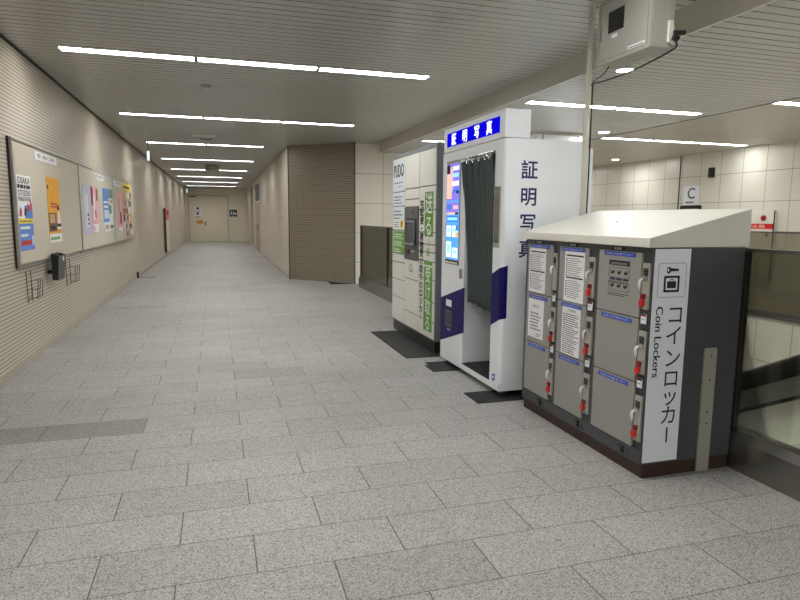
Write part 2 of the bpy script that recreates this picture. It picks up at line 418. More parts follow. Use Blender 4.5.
ordn = ['first', 'second', 'third', 'fourth', 'fifth', 'sixth', 'seventh', 'last and furthest']
protos = {}
def lightrow(z, rows, label_fn, group, mat):
    for i, (y, xa, xb) in enumerate(rows):
        n = round((xb-xa)/SEG); k = (z, n, mat)
        if k not in protos: protos[k] = strip(z, y, xa, n, label_fn(i), group, mat, (xb-xa)/n)
        else: copy_tree(protos[k], (xa, y, z), label_fn(i))
vis = main_rows[5:]
lightrow(Zc, vis[:2], lambda i: ['long three-tube strip light nearest in the passage ceiling', 'long three-tube strip light second nearest in the passage ceiling'][i], 'strip lights in the passage ceiling', 'lamp')
lightrow(Zc, vis[2:], lambda i: '%s of the six short two-tube strip lights down the passage' % ['nearest','second','third','fourth','fifth','furthest'][i], 'strip lights in the passage ceiling', 'lamp')
lightrow(Zc, main_rows[:5], lambda i: 'three-tube strip light above and behind the camera, %s' % ['furthest back','second furthest back','middle','second foremost','foremost'][i], 'strip lights in the passage ceiling', 'lamp')
ml = ['strip light over the well far behind the viewpoint, rearmost', 'strip light over the well far behind the viewpoint, second from the rear'] + ['strip light over the well behind the viewpoint, rear', 'strip light over the well beside the viewpoint', 'strip light over the well to the right of the viewpoint', 'strip light in the lowered ceiling, crossing behind the cream pole', 'strip light glimpsed in the gap between ceiling and white parcel locker']
lightrow(ZM, mid_rows, lambda i: ml[i], 'strip lights in the lowered ceiling', 'lamp')
hl = ['hall strip light far behind the viewpoint, rearmost', 'hall strip light far behind the viewpoint, second from the rear'] + ['hall strip light behind the viewpoint, rear', 'hall strip light behind the viewpoint, front', 'hall strip light far to the right of the viewpoint', 'strip light cut off by the right edge above the tiled hall', 'strip light above the letter C sign in the tiled hall']
lightrow(Zc, hall_rows, lambda i: hl[i], 'strip lights in the tiled hall', 'lamp_hall')

# unseen lamps added to brighten the escalator well (under the edge of the floor, out of sight from above)
for i, y in enumerate((2.5, 6.0, 9.5)):
    t = T('well_fill_lamp', 'slim unseen lamp added to brighten the escalator well below the floor edge, %s' % ['near','middle','far'][i], 'added lamp', (XW, y, -.7), 'unseen lamps added in the escalator well')
    q = MB(); q.box(XW+.002, XW+.05, y-.75, y+.75, -.8, -.6, 'white_metal'); t.part('housing', q)
    q = MB(); q.box(XW+.05, XW+.06, y-.73, y+.73, -.78, -.62, 'well_fill'); t.part('diffuser', q)

def downlight(x, y, z, label, mt='lamp_down'):
    t = T('downlight', label, 'downlight', (x, y, z), 'round downlights in the ceiling')
    q = MB(); q.ring((x, y, z-.004), (0,0,1), .085, .008, 'white_metal', n=24, k=6); t.part('rim', q, smooth=True)
    q = MB(); q.cyl((x, y, z-.006), (x, y, z-.001), .078, mt, n=24); t.part('lens', q)
downlight(3.75, 5.09, ZM, 'round downlight just under the grey electrical box', 'lamp')
downlight(6.05, 8.67, ZM, 'small round downlight at the edge of the lowered ceiling')
downlight(10.38, 14.3, Zc, 'small round downlight near the far tiled wall of the hall')

for i, y in enumerate((17.5, 20.2)): downlight(10.38, y, Zc, 'unseen downlight added to brighten the tiled hall, hidden behind the photo booth, %s' % ['nearer','further'][i])  # extra downlights put in out of view to brighten the hall wall
# ------------------------------------------------------------------ glass railings
def railing(name, label, X, ya, yb, base_h, cap, gl, post_ys, face):
    t = T(name, label, 'railing', (X, ya, 0))
    q = MB(); q.prism([(X-.025,ya,0),(X+.08,ya,0),(X+.08,ya,base_h),(X+.0,ya,base_h),(X-.025,ya,base_h-.05)], (0,yb-ya,0), 'steel_dark' if cap else 'steel'); t.part('base_channel', q)
    q = MB(); ys = [ya]+post_ys+[yb]
    for a, b in zip(ys, ys[1:]): q.box(X+.012, X+.024, a+.005, b-.005, base_h-.02, 1.28, gl)
    t.part('glass_panel', q)
    q = MB(); q.box(X+.004, X+.034, ya, yb, 1.278, 1.298, 'steel_dark' if cap else 'steel'); t.part('top_cap', q)
    for p in post_ys+[yb-.03]:
        q = MB(); q.box(X+.004, X+.036, p-.012, p+.012, base_h-.01, 1.278, 'joint_dark'); t.part('post', q)
    return t
railing('glass_railing', 'glass railing with steel base along the floor edge beside the lockers', 2.90, Y0+.05, 12.5, .235, False, 'clear_glass', [-2.5, .2, 2.748, 5.6, 8.2, 10.4], -1)
railing('glass_railing', 'tinted glass railing on the far side of the escalator well', 7.98, .6, YB-.05, .09, True, 'bronze_glass', [3.2, 6.25, 9.0], -1)

# ------------------------------------------------------------------ escalator
def escalator():
    SL = .53
    t = T('escalator', 'escalator with black handrails descending beyond the glass railing', 'escalator', (4.0, 3.0, -4.2))
    def zz(y, off): return off + .575 - SL*(y-2.921)
    yT = 2.12
    def line(off, y1):     # polyline following the flat landing, then the slope
        zt = zz(yT, off)
        return [(y, zt) for y in (.9, 1.5)] + [(yT-.2, zt-.02)] + [(yT+.12, zz(yT+.12, off)-.015)] + [(y, zz(y, off)) for y in (2.6, 3.2, 4, 5, 6, 7, y1)]
    for X, nm in ((3.63, 'near'), (4.75, 'far')):
        q = MB(); q.tube([(X, y, z) for y, z in line(-.045, 8.2)], .05, 'black_plastic', n=14, sq=(1.0, 1.4)); t.part('handrail', q, smooth=True)
        q = MB(); L = line(-.09, 8.2); Lo = line(-.30, 8.2)
        for (a, b), (c, d) in zip(zip(L, L[1:]), zip(Lo, Lo[1:])):
            q.hexa([(X-.02,c[0],c[1]),(X+.02,c[0],c[1]),(X+.02,d[0],d[1]),(X-.02,d[0],d[1])], [(X-.02,a[0],a[1]),(X+.02,a[0],a[1]),(X+.02,b[0],b[1]),(X-.02,b[0],b[1])], 'clad')
        t.part('balustrade', q)
        q = MB(); L = line(-.27, 8.2); Lo = line(-.30, 8.2); xa, xb = (X-.19, X+.06) if X < 4 else (X-.06, X+.19)
        for (a, b), (c, d) in zip(zip(L, L[1:]), zip(Lo, Lo[1:])):
            q.hexa([(xa,c[0],c[1]),(xb,c[0],c[1]),(xb,d[0],d[1]),(xa,d[0],d[1])], [(xa,a[0],a[1]),(xb,a[0],a[1]),(xb,b[0],b[1]),(xa,b[0],b[1])], 'bar_steel')
        t.part('deck', q)
        q = MB(); xo = X-.205 if X < 4 else X+.19
        La, Lb, Lc = line(-.272, 8.2), line(-.30, 8.2), line(-.40, 8.2)
        for U, V, mt in ((La, Lb, 'black_plastic'), (Lb, Lc, 'bar_steel')):
            for (a, b), (c, d) in zip(zip(U, U[1:]), zip(V, V[1:])):
                q.hexa([(xo,c[0],c[1]),(xo+.015,c[0],c[1]),(xo+.015,d[0],d[1]),(xo,d[0],d[1])], [(xo,a[0],a[1]),(xo+.015,a[0],a[1]),(xo+.015,b[0],b[1]),(xo,b[0],b[1])], mt)
        t.part('deck_edge', q)
        q = MB(); Ld = line(-1.25, 8.2)
        for (a, b), (c, d) in zip(zip(Lc, Lc[1:]), zip(Ld, Ld[1:])):
            q.hexa([(xo+.004,c[0],c[1]),(xo+.012,c[0],c[1]),(xo+.012,d[0],d[1]),(xo+.004,d[0],d[1])], [(xo+.004,a[0],a[1]),(xo+.012,a[0],a[1]),(xo+.012,b[0],b[1]),(xo+.004,b[0],b[1])], 'clad')
        for y in (2.2, 3.1, 3.17, 4.1, 5.0, 6.0, 7.0): q.box(xo+.001, xo+.006, y, y+.012, zz(y+.012, -1.2), zz(y+.012, -.42), 'joint_dark')
        t.part('side_cladding', q)
    q = MB(); y = yT-.1; z = zz(yT, -.95)
    for i in range(24):
        q.box(3.72, 4.66, y, y+.39, z-.62, z, 'steel_dark'); q.box(3.72, 4.66, y, y+.02, z, z+.002, 'tactile_yellow'); y += .26; z -= .26*SL
    t.part('steps', q)
escalator()

# ------------------------------------------------------------------ coin lockers
LX, LB, LY0, LY1 = 2.245, 2.868, 2.722, 4.105
def coin_lockers():
    t = T('coin_locker_cabinet', 'grey nine-door coin locker cabinet under a sloping cream roof', 'lockers', (2.55, 3.4, 0))
    f = FX(LX)
    q = MB(); q.box(LX+.02, LB, LY0+.005, LY1, 0, .082, 'locker_plinth'); t.part('plinth', q)
    q = MB(); q.box(LX+.012, LB, LY0, LY1, .082, 1.303, 'locker_frame')
    # proud face frame: base band, posts between the columns, head rail
    q.box(LX, LX+.012, LY0, LY1, .082, .160, 'locker_frame').box(LX, LX+.012, LY0, LY1, 1.274, 1.303, 'locker_frame')
    for a, b in ((LY0, 2.726), (3.192, 3.222), (3.637, 3.662), (4.072, LY1)): q.box(LX, LX+.012, a, b, .16, 1.274, 'locker_frame')
    t.part('body', q)
    q = MB(); ya, yb = 2.70, 4.125
    prof = [(2.203,1.306),(LB+.004,1.306),(LB+.004,1.522),(2.203,1.357)]
    q.prism([(x, ya, z) for x, z in prof], (0, yb-ya, 0), 'cream_metal')
    t.part('roof', q, bevel=.004)
    q = MB(); q.cyl((2.52,3.42,1.436), (2.52,3.42,1.442), .006, 'steel', n=8); t.part('roof_screw', q)
    cols = [((4.070,3.725),(3.712,3.665)), ((3.635,3.300),(3.290,3.226)), ((3.190,2.800),(2.787,2.728))]
    rows = [(1.272,.912,1.22,.965), (.906,.547,.843,.602), (.541,.165,.475,.215)]
    cn = ['far', 'middle', 'near']; rn = ['top', 'middle', 'bottom']
    for ci, ((da, db), (pa, pb)) in enumerate(cols):
        for ri, (z1, z0, p1, p0) in enumerate(rows):
            q = MB(); q.fbox(f, -da, -db, z0, z1, -.010, .006, 'locker_door'); d = t.part('door', q, bevel=.003)
            w = da-db; la, lb = da-w*.14, db+w*.14
            if ri == 0 and ci < 2: la, lb = da-w*.08, db+w*.12
            q = MB(); zt = z1-.004 if ri == 0 else z1-.010
            q.fbox(f, -la, -lb, zt-.024, zt, .006, .008, 'label_blue')
            q.text(f, 'COIN LOCKER ロッカー', -(la+lb)/2, zt-.012, .011, 'poster_white', w=(la-lb)*.86, z=.0086)
            t.part('blue_label', q, d, label='blue strip with white print')
            # notices
            if ri == 0 and ci < 2:
                a, b, z_1, z_0 = (4.045,3.812,1.243,.92) if ci == 0 else (3.565,3.338,1.243,.912)
                q = MB(); q.fbox(f, -a, -b, z_0, z_1, .006, .0075, 'white_sheet'); h = z_1-z_0
                for k, zz in enumerate((z_1-.022, z_1-.022-h*.44)):
                    q.fbox(f, -a+.02, -b-.012, zz-.009, zz, .0075, .0082, 'ink')
                    for i in range(7 if k == 0 else 6):
                        y = zz-.026-i*.0175
                        q.fbox(f, -a+.018, -a+.030, y-.010, y, .0075, .0082, 'ink_navy')
                    q.lines(f, -a+.040, -b-.02, zz-.014, zz-.014-h*.37, 9, 'ink_grey', .32, z=.0083)
                t.part('notice', q, d, label='white printed instruction sheet with navy bullets')
            if ri == 1 and ci < 2:
                a, b, z_1, z_0 = (4.035,3.816,.868,.582) if ci == 0 else (3.570,3.356,.882,.552)
                q = MB(); q.fbox(f, -a, -b, z_0, z_1, .006, .0075, 'white_sheet')
                if ci == 0:
                    q.text(f, 'お知らせ', -(a+b)/2, z_1-.05, .024, 'ink', w=.10, z=.0083)
                    q.lines(f, -a+.035, -b-.03, z_1-.085, z_0+.06, 6, 'ink_grey', .42, .3, z=.0083); q.lines(f, -(a+b)/2+.01, -b-.02, z_0+.045, z_0+.015, 2, 'ink_grey', .4, z=.0083)
                else:
                    q.text(f, 'ご利用規約', -(a+b)/2, z_1-.03, .018, 'ink', w=.10, z=.0083)
                    q.lines(f, -a+.012, -b-.012, z_1-.045, z_0+.012, 19, 'ink', .34, .35, z=.0083)
                t.part('notice', q, d, label='white sheet of terms' if ci else 'white notice with few lines')
            if ri == 0 and ci == 2:
                q = MB(); a, b = 3.085, 2.898
                q.fbox(f, -a, -b, 1.188, 1.218, .006, .0072, 'ink'); q.lines(f, -a+.02, -b-.02, 1.212, 1.194, 1, 'ink_grey', .7, .1, z=.008)
                for z_1, z_0 in ((1.176,1.118), (1.088,1.040)):
                    for x0, x1, y0, y1 in ((-a,-b,z_1-.002,z_1), (-a,-b,z_0-.0,z_0+.002), (-a,-a+.002,z_0,z_1), (-b-.002,-b,z_0,z_1)): q.fbox(f, x0, x1, y0, y1, .006, .0072, 'ink')
                    for i in range(3):
                        x = -a+.012+i*.06
                        q.fpoly(f, [(x+.008,z_0+.022),(x+.026,z_0+.018),(x+.042,z_0+.032),(x+.036,z_0+.045),(x+.024,z_0+.03),(x+.010,z_0+.042)], .006, .0074, 'ink')
                        if z_1 > 1.1: q.fbox(f, x, x+.05, z_0-.016, z_0-.003, .006, .0072, 'ink_navy')
                q.lines(f, -a, -b, 1.10, 1.09, 1, 'ink', .4, .1, z=.0078); q.lines(f, -a, -b, 1.032, 1.012, 2, 'ink', .4, .3, z=.0078)
                t.part('instruction_panel', q, d, label='printed pictogram instructions')
            # lock
            q = MB(); q.fbox(f, -pa, -pb, p0, p1, -.008, .010, 'lock_plate'); lk = t.part('lock_plate', q, bevel=.003)
            c = -(pa+pb)/2; w = pa-pb
            q = MB(); q.fbox(f, c-w*.28, c+w*.34, p1-.068, p1-.028, .010, .013, 'black_plastic')
            for i in range(2):
                for j in range(2): q.fbox(f, c-w*.16+i*w*.26, c-w*.02+i*w*.26, p1-.060+j*.018, p1-.049+j*.018, .013, .0145, 'charcoal')
            t.part('coin_slot', q, lk)
            q = MB(); o = f.p(c+w*.1, p1-.084, .010); q.cyl(o, o+f.n*.008, .015, 'chrome', n=16); t.part('lock_dial', q, lk, smooth=True)
            q = MB(); x = -pa+w*.02
            pts = [f.p(x+.010, p1-.086, .014), f.p(x+.004, p1-.096, .022), f.p(x, p1-.112, .024), f.p(x+.001, p1-.130, .022), f.p(x-.004, p1-.148, .016)]
            q.tube(pts, [.006,.008,.009,.008,.005], 'white_metal', n=10); t.part('lever', q, lk, smooth=True, label='white curved lever')
            # small status plate beneath
            if ri < 2:
                q = MB(); q.fbox(f, -pa+w*.1, -pb-w*.2, p0-.080, p0-.026, .000, .006, 'sign_white'); q.fbox(f, -pa+w*.12, -pb-w*.22, p0-.038, p0-.026, .006, .0075, 'dark_red')
                q.fbox(f, -pa+w*.25, -pb-w*.4, p0-.058, p0-.054, .006, .0068, 'ink_grey'); t.part('status_plate', q)
            if not (ri == 0 and ci == 0):
                k = T('locker_key', 'red-tagged key hanging in the lock of the %s door of the %s locker column' % (rn[ri], cn[ci]), 'key', f.p(c, p1-.19, .012), 'red-tagged locker keys')
                q = MB(); q.fbox(f, c-.016, c+.014, p1-.196, p1-.168, .0105, .026, 'dark_red'); k.part('key_head', q, bevel=.004)
                q = MB(); a = f.p(c-.012, p1-.222, .012); q.cyl(a, a+f.n*.012, .018, 'red', n=20); q.fbox(f, c-.012, c+.004, p1-.212, p1-.196, .013, .020, 'red')
                q.cyl(f.p(c-.018, p1-.240, .013), f.p(c-.018, p1-.240, .022), .008, 'red', n=14); k.part('key_tag', q, smooth=True)
        q = MB(); c = -(da+db)/2 - .02
        q.fbox(f, c-.055, c+.055, 1.276, 1.298, 0, .004, 'black_plastic'); q.text(f, '¥300', c, 1.287, .015, 'poster_white', w=.07, z=.005, bold=.02); t.part('price_plate', q)
        x = [-3.83, -3.345, -2.885][ci]
        q = MB(); q.fbox(f, x-.030, x+.022, .098, .142, 0, .006, 'black_plastic').fbox(f, x-.022, x+.004, .104, .134, .006, .012, 'charcoal'); t.part('coin_return', q)
        q = MB(); q.text(f, '7' if ci == 2 else ('4' if ci == 1 else '1'), x+.055, .118, .03, 'ink', z=.001); q.fbox(f, x+.03, x+.078, .098, .100, 0, .001, 'ink'); t.part('unit_number', q)
    # sign panel on the end
    g = FYN(LY0)
    q = MB(); q.fbox(g, 2.258, 2.490, .094, 1.298, 0, .006, 'sign_white'); sp = t.part('sign_panel', q, label='white upright panel with black lettering')
    q = MB()
    def rr(x0, x1, y0, y1, w, r, m):
        n = 6; c = [(x1-r,y1-r,0),(x0+r,y1-r,90),(x0+r,y0+r,180),(x1-r,y0+r,270)]; o = []; i_ = []
        for cx, cy, a in c:
            for k in range(n+1):
                A = math.radians(a+90*k/n); o.append((cx+r*math.cos(A), cy+r*math.sin(A))); i_.append((cx+(r-w)*math.cos(A), cy+(r-w)*math.sin(A)))
        N_ = len(o)
        q.add([g.p(x,y,.0072) for x,y in o+i_], [(k,(k+1)%N_,N_+(k+1)%N_,N_+k) for k in range(N_)], m)
    rr(2.282, 2.466, 1.034, 1.222, .002, .016, 'ink_navy')
    Z = .0072
    # key pictogram
    q.fpoly(g, [(2.338,1.196),(2.342,1.200),(2.358,1.200),(2.362,1.194),(2.410,1.190),(2.418,1.184),(2.410,1.178),(2.362,1.176),(2.358,1.166),(2.342,1.166),(2.338,1.170)], .006, Z, 'ink')
    q.fbox(g, 2.342, 2.350, 1.176, 1.192, Z, Z+.0005, 'sign_white')
    # framed suitcase
    x0, x1, y0, y1 = 2.322, 2.424, 1.062, 1.152
    for a, b, c, d in ((x0,x1,y1-.012,y1),(x0,x1,y0,y0+.012),(x0,x0+.012,y0,y1),(x1-.012,x1,y0,y1)): q.fbox(g, a, b, c, d, .006, Z, 'ink')
    q.fbox(g, 2.344, 2.402, 1.084, 1.122, .006, Z, 'ink'); rr(2.362, 2.384, 1.118, 1.134, .004, .006, 'ink')
    t.part('pictogram', q, sp)
    q = MB()
    for ch, cz, sz in (('コ',.938,.112),('イ',.820,.112),('ン',.694,.112),('ロ',.578,.108),('ッ',.474,.112),('カ',.364,.112)): q.em(g, ch, 2.412, cz, sz, 'ink', bold=.004, z=.0072)
    q.fbox(g, 2.404, 2.414, .203, .292, .006, .0072, 'ink')
    h = F((0, LY0, 0), (0,0,-1), (1,0,0))
    q.text(h, 'Coin Lockers', -.786, 2.306, .046, 'ink', w=.395, z=.0072, bold=.035)
    t.part('lettering', q, sp)
    q = MB(); r = .006; pts = [(2.632,.004),(2.718,.004),(2.718,.735-r),(2.718-r,.735),(2.632+r,.735),(2.632,.735-r)]
    q.fpoly(g, pts, .0, .010, 'bar_steel'); bp = t.part('guard_bar', q, label='upright pale metal strip with screws')
    for z in (.69, .36, .29, .55):
        q = MB(); o = g.p(2.68, z, .010); q.cyl(o, o+g.n*.002, .005, 'ink', n=10); t.part('screw', q, bp)
coin_lockers()

# ------------------------------------------------------------------ photo booth
BX, BB, BY0, BY1 = 2.168, 2.85, 4.36, 5.705
def booth():
    t = T('photo_booth', 'white and navy ID photo booth with a grey curtain', 'photo booth', (2.5, 5.03, 0))
    zb, zt = .053, 2.075; oy0, oy1 = 4.535, 5.13     # opening
    q = MB(); W = 'white_metal'
    q.box(BX, BB, BY0, oy0-.0, zb, zb+.06, W).box(BX, BB, oy0, oy1, zb, zb+.052, W)                  # sill
    q.box(BX, BX+.035, BY0+.035, oy0, zb+.06, zt, W)                # near jamb
    q.box(BX+.035, BB, BY0, BY0+.035, zb+.06, zt, W)
    # rounded near corner
    n = 6; r = .035; pts = [(BX+r, BY0+r)]
    for k in range(n+1):
        a = math.radians(180+90*k/n); pts.append((BX+r+r*math.cos(a), BY0+r+r*math.sin(a)))
    q.prism([(x,y,zb+.06) for x,y in pts], (0,0,zt-zb-.06), W)
    q.box(BX, BX+.035, oy0, oy1, 2.0, zt, W)                         # lintel
    q.box(BX+.035, BB, BY0+.035, BY1, zt-.035, zt, W).box(BX, BX+.035, oy1, BY1, zt-.035, zt, W)     # roof
    q.box(BX, BB-.035, oy1, BY1, zb, zt-.035, W)                     # camera cabinet at the far end
    q.box(BB-.035, BB, BY0+.035, BY1, zb+.06, zt-.035, W)                # back
    t.part('shell', q)
    q = MB(); q.box(BX+.04, BB-.036, oy0-.135, oy1-.002, zb+.06, zb+.064, 'black_rubber').box(BX-.001, BX+.04, oy0+.002, oy1-.002, zb+.052, zb+.060, 'black_rubber'); t.part('floor_mat', q)
    q = MB(); q.box(BB-.04, BB-.0355, oy0-.13, oy1, zb+.066, zt-.04, 'booth_inside'); t.part('interior_panel', q)
    q = MB(); o = (2.52, 4.68, zb+.066)
    q.cyl(o, (2.52,4.68,.09+zb), .12, 'steel_dark', n=24).cyl((2.52,4.68,.09+zb), (2.52,4.68,.46), .03, 'chrome', n=16).cyl((2.52,4.68,.46), (2.52,4.68,.50), .15, 'black_plastic', n=28)
    t.part('stool', q, smooth=True)
    q = MB(); q.box(BB+.004, BB+.142, 4.42, 5.62, 1.33, 2.03, 'white_metal'); t.part('rear_panel', q)
    # header
    q = MB(); q.box(BX-.008, 2.382, BY0+.005, BY1-.03, zt+.004, 2.298, 'white_metal'); hd = t.part('header', q, bevel=.006)
    f = FX(BX-.008)
    q = MB(); q.fbox(f, -5.585, -4.452, 2.126, 2.252, 0, .004, 'glow_blue'); sg = t.part('sign', q, hd, label='glowing blue sign with white characters', bevel=.003)
    q = MB()
    for ch, y in zip('証明写真', (5.412, 5.152, 4.891, 4.644)): q.em(f, ch, -y, 2.188, .105, 'glow_white', bold=.035, z=.0052)
    t.part('sign_lettering', q, hd)
    # side lettering
    g = FYN(BY0)
    for ch, z in zip('証明写真', (1.838, 1.629, 1.424, 1.217)):
        q = MB(); q.em(g, ch, 2.381, z, .142, 'navy_ink', bold=.018, z=.0015); t.part('side_character', q, label='upright navy character')
    f = FX(BX)
    # navy panels
    q = MB(); q.fpoly(f, [(-BY1,.222),(-5.106,.405),(-5.106,.825),(-BY1,.660)], 0, .004, 'navy'); t.part('navy_panel', q, label='slanted navy panel')
    q = MB(); q.fpoly(f, [(-4.533,.578),(-4.392,.640),(-4.392,1.062),(-4.533,1.004)], 0, .004, 'navy')
    q.fpoly(g, [(2.196,.650),(2.218,.662),(2.218,1.086),(2.196,1.074)], 0, .004, 'navy')
    n = 6; r = .039; cx, cy = BX+.035, BY0+.035; ring = []
    for k in range(n+1):
        a = math.radians(180+90*k/n); ring.append((cx+r*math.cos(a), cy+r*math.sin(a)))
    for k in range(n):
        (xa, ya), (xb, yb) = ring[k], ring[k+1]; za, zb_ = .640+.018*k/n, .640+.018*(k+1)/n
        q.add([(xa,ya,za),(xb,yb,zb_),(xb,yb,zb_+.422),(xa,ya,za+.422)], [(0,1,2,3)], 'navy')
    t.part('navy_panel', q, label='slanted navy panel wrapping the near corner')
    # screen
    q = MB(); q.fbox(f, -5.588, -5.252, 1.018, 1.992, 0, .006, 'grey_unit'); sc = t.part('display', q, label='lit advertising panel, purple above and blue below')
    q = MB(); Z0, Z1 = .006, .009
    def r_(x0, x1, y0, y1, mm, dz=0): q.fbox(f, -5.578+x0*.316, -5.578+x1*.316, 1.062+y0*.90, 1.062+y1*.90, Z0, Z1+dz, mm)
    r_(0,1,0,1,'scr_sky')
    r_(0,1,.62,1,'scr_purple',.001); r_(.02,.42,.64,.97,'scr_peach',.002); r_(.02,.30,.90,.99,'scr_dark',.003); r_(.30,.5,.72,.93,'scr_pink',.003)
    r_(.5,.98,.93,.97,'scr_white',.003); r_(.52,.95,.86,.90,'scr_cyan',.003); r_(.45,.98,.77,.82,'scr_white',.003); r_(.80,.98,.69,.72,'scr_dark',.003); r_(.5,.95,.70,.74,'scr_deep',.002)
    r_(0,1,.50,.60,'scr_purple',.001); r_(.55,.95,.53,.57,'scr_pink',.002); r_(.05,.45,.53,.58,'scr_deep',.002); r_(.72,.95,.475,.495,'scr_dark',.002)
    r_(.05,.7,.475,.497,'scr_peach',.002); r_(.04,.96,.40,.46,'scr_deep',.001); r_(.1,.9,.415,.445,'scr_cyan',.002)
    for x0, x1, y0, y1 in ((.04,.44,.24,.36),(.52,.96,.24,.36),(.04,.44,.02,.19),(.52,.96,.02,.13)):
        r_(x0,x1,y0,y1,'scr_white',.001); r_(x0+.08,x1-.1,y0+.05,y1-.03,'scr_cyan',.002)
    r_(.80,.97,.24,.29,'scr_orange',.003); r_(.82,.97,.31,.36,'scr_deep',.003)
    t.part('advert', q, sc)
    q = MB(); q.fbox(f, -5.588, -5.262, 1.018, 1.055, .006, .008, 'ink'); q.lines(f, -5.575, -5.275, 1.050, 1.024, 1, 'poster_white', .7, .1, z=.009); t.part('caption_strip', q, sc)
    q = MB(); q.fbox(f, -5.235, -5.165, .90, .99, 0, .004, 'grey_unit').lines(f, -5.228, -5.172, .98, .91, 4, 'dark_red', .4, z=.005); t.part('instruction_plate', q)
    q = MB(); q.fbox(f, -5.545, -5.405, .60, .665, 0, .008, 'white_sheet'); t.part('card_reader', q, label='small white plate on the navy panel')
    q = MB(); q.fbox(f, -5.548, -5.385, .405, .56, 0, .012, 'parcel_dark').fbox(f, -5.535, -5.40, .42, .545, .012, .013, 'black_plastic'); t.part('delivery_slot', q)
    q = MB(); q.text(f, '取出口', -5.465, .372, .022, 'poster_white', w=.09, z=.005); t.part('slot_caption', q)
    # mirror by the opening
    q = MB(); q.fbox(f, -4.520, -4.418, 1.222, 1.708, 0, .006, 'frame_alu'); mr = t.part('mirror', q)
    q = MB(); q.fbox(f, -4.512, -4.426, 1.262, 1.700, .006, .0075, 'mirror'); t.part('mirror_face', q, mr)
    # sticker
    q = MB(); c = f.p(-4.455, .135, .0015)
    q.fpoly(f, [(-4.482,.172),(-4.428,.186),(-4.428,.140),(-4.455,.112),(-4.482,.128)], 0, .0015, 'label_blue'); q.fpoly(f, [(-4.470,.160),(-4.440,.168),(-4.440,.146),(-4.470,.138)], .0015, .0022, 'pale_blue')
    t.part('sticker', q, label='small blue shield sticker')
    # curtain
    q = MB(); ny, nz = 60, 14; vs = []; fs = []
    for j in range(nz+1):
        v = j/nz; z = 1.955-v*1.262
        a = 5.20-.10*min(1, v*1.1); b = 4.542
        for i in range(ny+1):
            u = i/ny; amp = .018*(1-.35*v)
            x = BX-.020 + .035*min(1,v*1.5) + amp*.8*math.sin(u*2*math.pi*5.5+.6*math.sin(v*2+u*3)) + .006*math.sin(u*31+v*2)
            vs.append((x, a+(b-a)*u + .004*math.sin(v*5+u*9), z+.012*math.sin(u*6)*v))
    for j in range(nz):
        for i in range(ny):
            k = j*(ny+1)+i; fs.append((k, k+ny+1, k+ny+2, k+1))
    q.add(vs, fs, 'curtain_cloth'); c = t.part('curtain', q, smooth=True, label='dark grey pleated curtain')
    s = c.modifiers.new('thickness', 'SOLIDIFY'); s.thickness = .004
    q = MB(); q.cyl((BX-.016, 5.20, 1.985), (BX-.016, oy0+.001, 1.985), .009, 'chrome', n=12); t.part('curtain_rail', q, smooth=True)
    for y in (5.02, 4.90, 4.78, 4.66, 4.58):
        q = MB(); q.ring((BX-.034, y, 1.958), (1,0,.0), .026, .005, 'chrome', n=20, k=8); t.part('curtain_ring', q, c, smooth=True)
    # feet
    for x, y in ((2.235,4.43),(2.235,5.62),(2.78,4.43),(2.78,5.62)):
        q = MB(); q.cyl((x,y,.006),(x,y,.018),.03,'steel',n=18).cyl((x,y,.018),(x,y,zb),.012,'chrome',n=12); t.part('foot', q, smooth=True)
booth()
q = MB(); q.box(1.945, 2.62, 4.255, 4.56, 0, .006, 'black_rubber'); one('foot_mat', q, 'black mat under the near foot of the photo booth', 'mat', (2.2,4.4,0), 'black mats under the photo booth', bevel=.003)
q = MB(); q.box(1.945, 2.62, 5.29, 5.545, 0, .006, 'black_rubber'); q.box(1.99, 2.62, 5.545, 5.66, 0, .006, 'black_rubber'); one('foot_mat', q, 'black mat under the far foot of the photo booth', 'mat', (2.2,5.4,0), 'black mats under the photo booth')

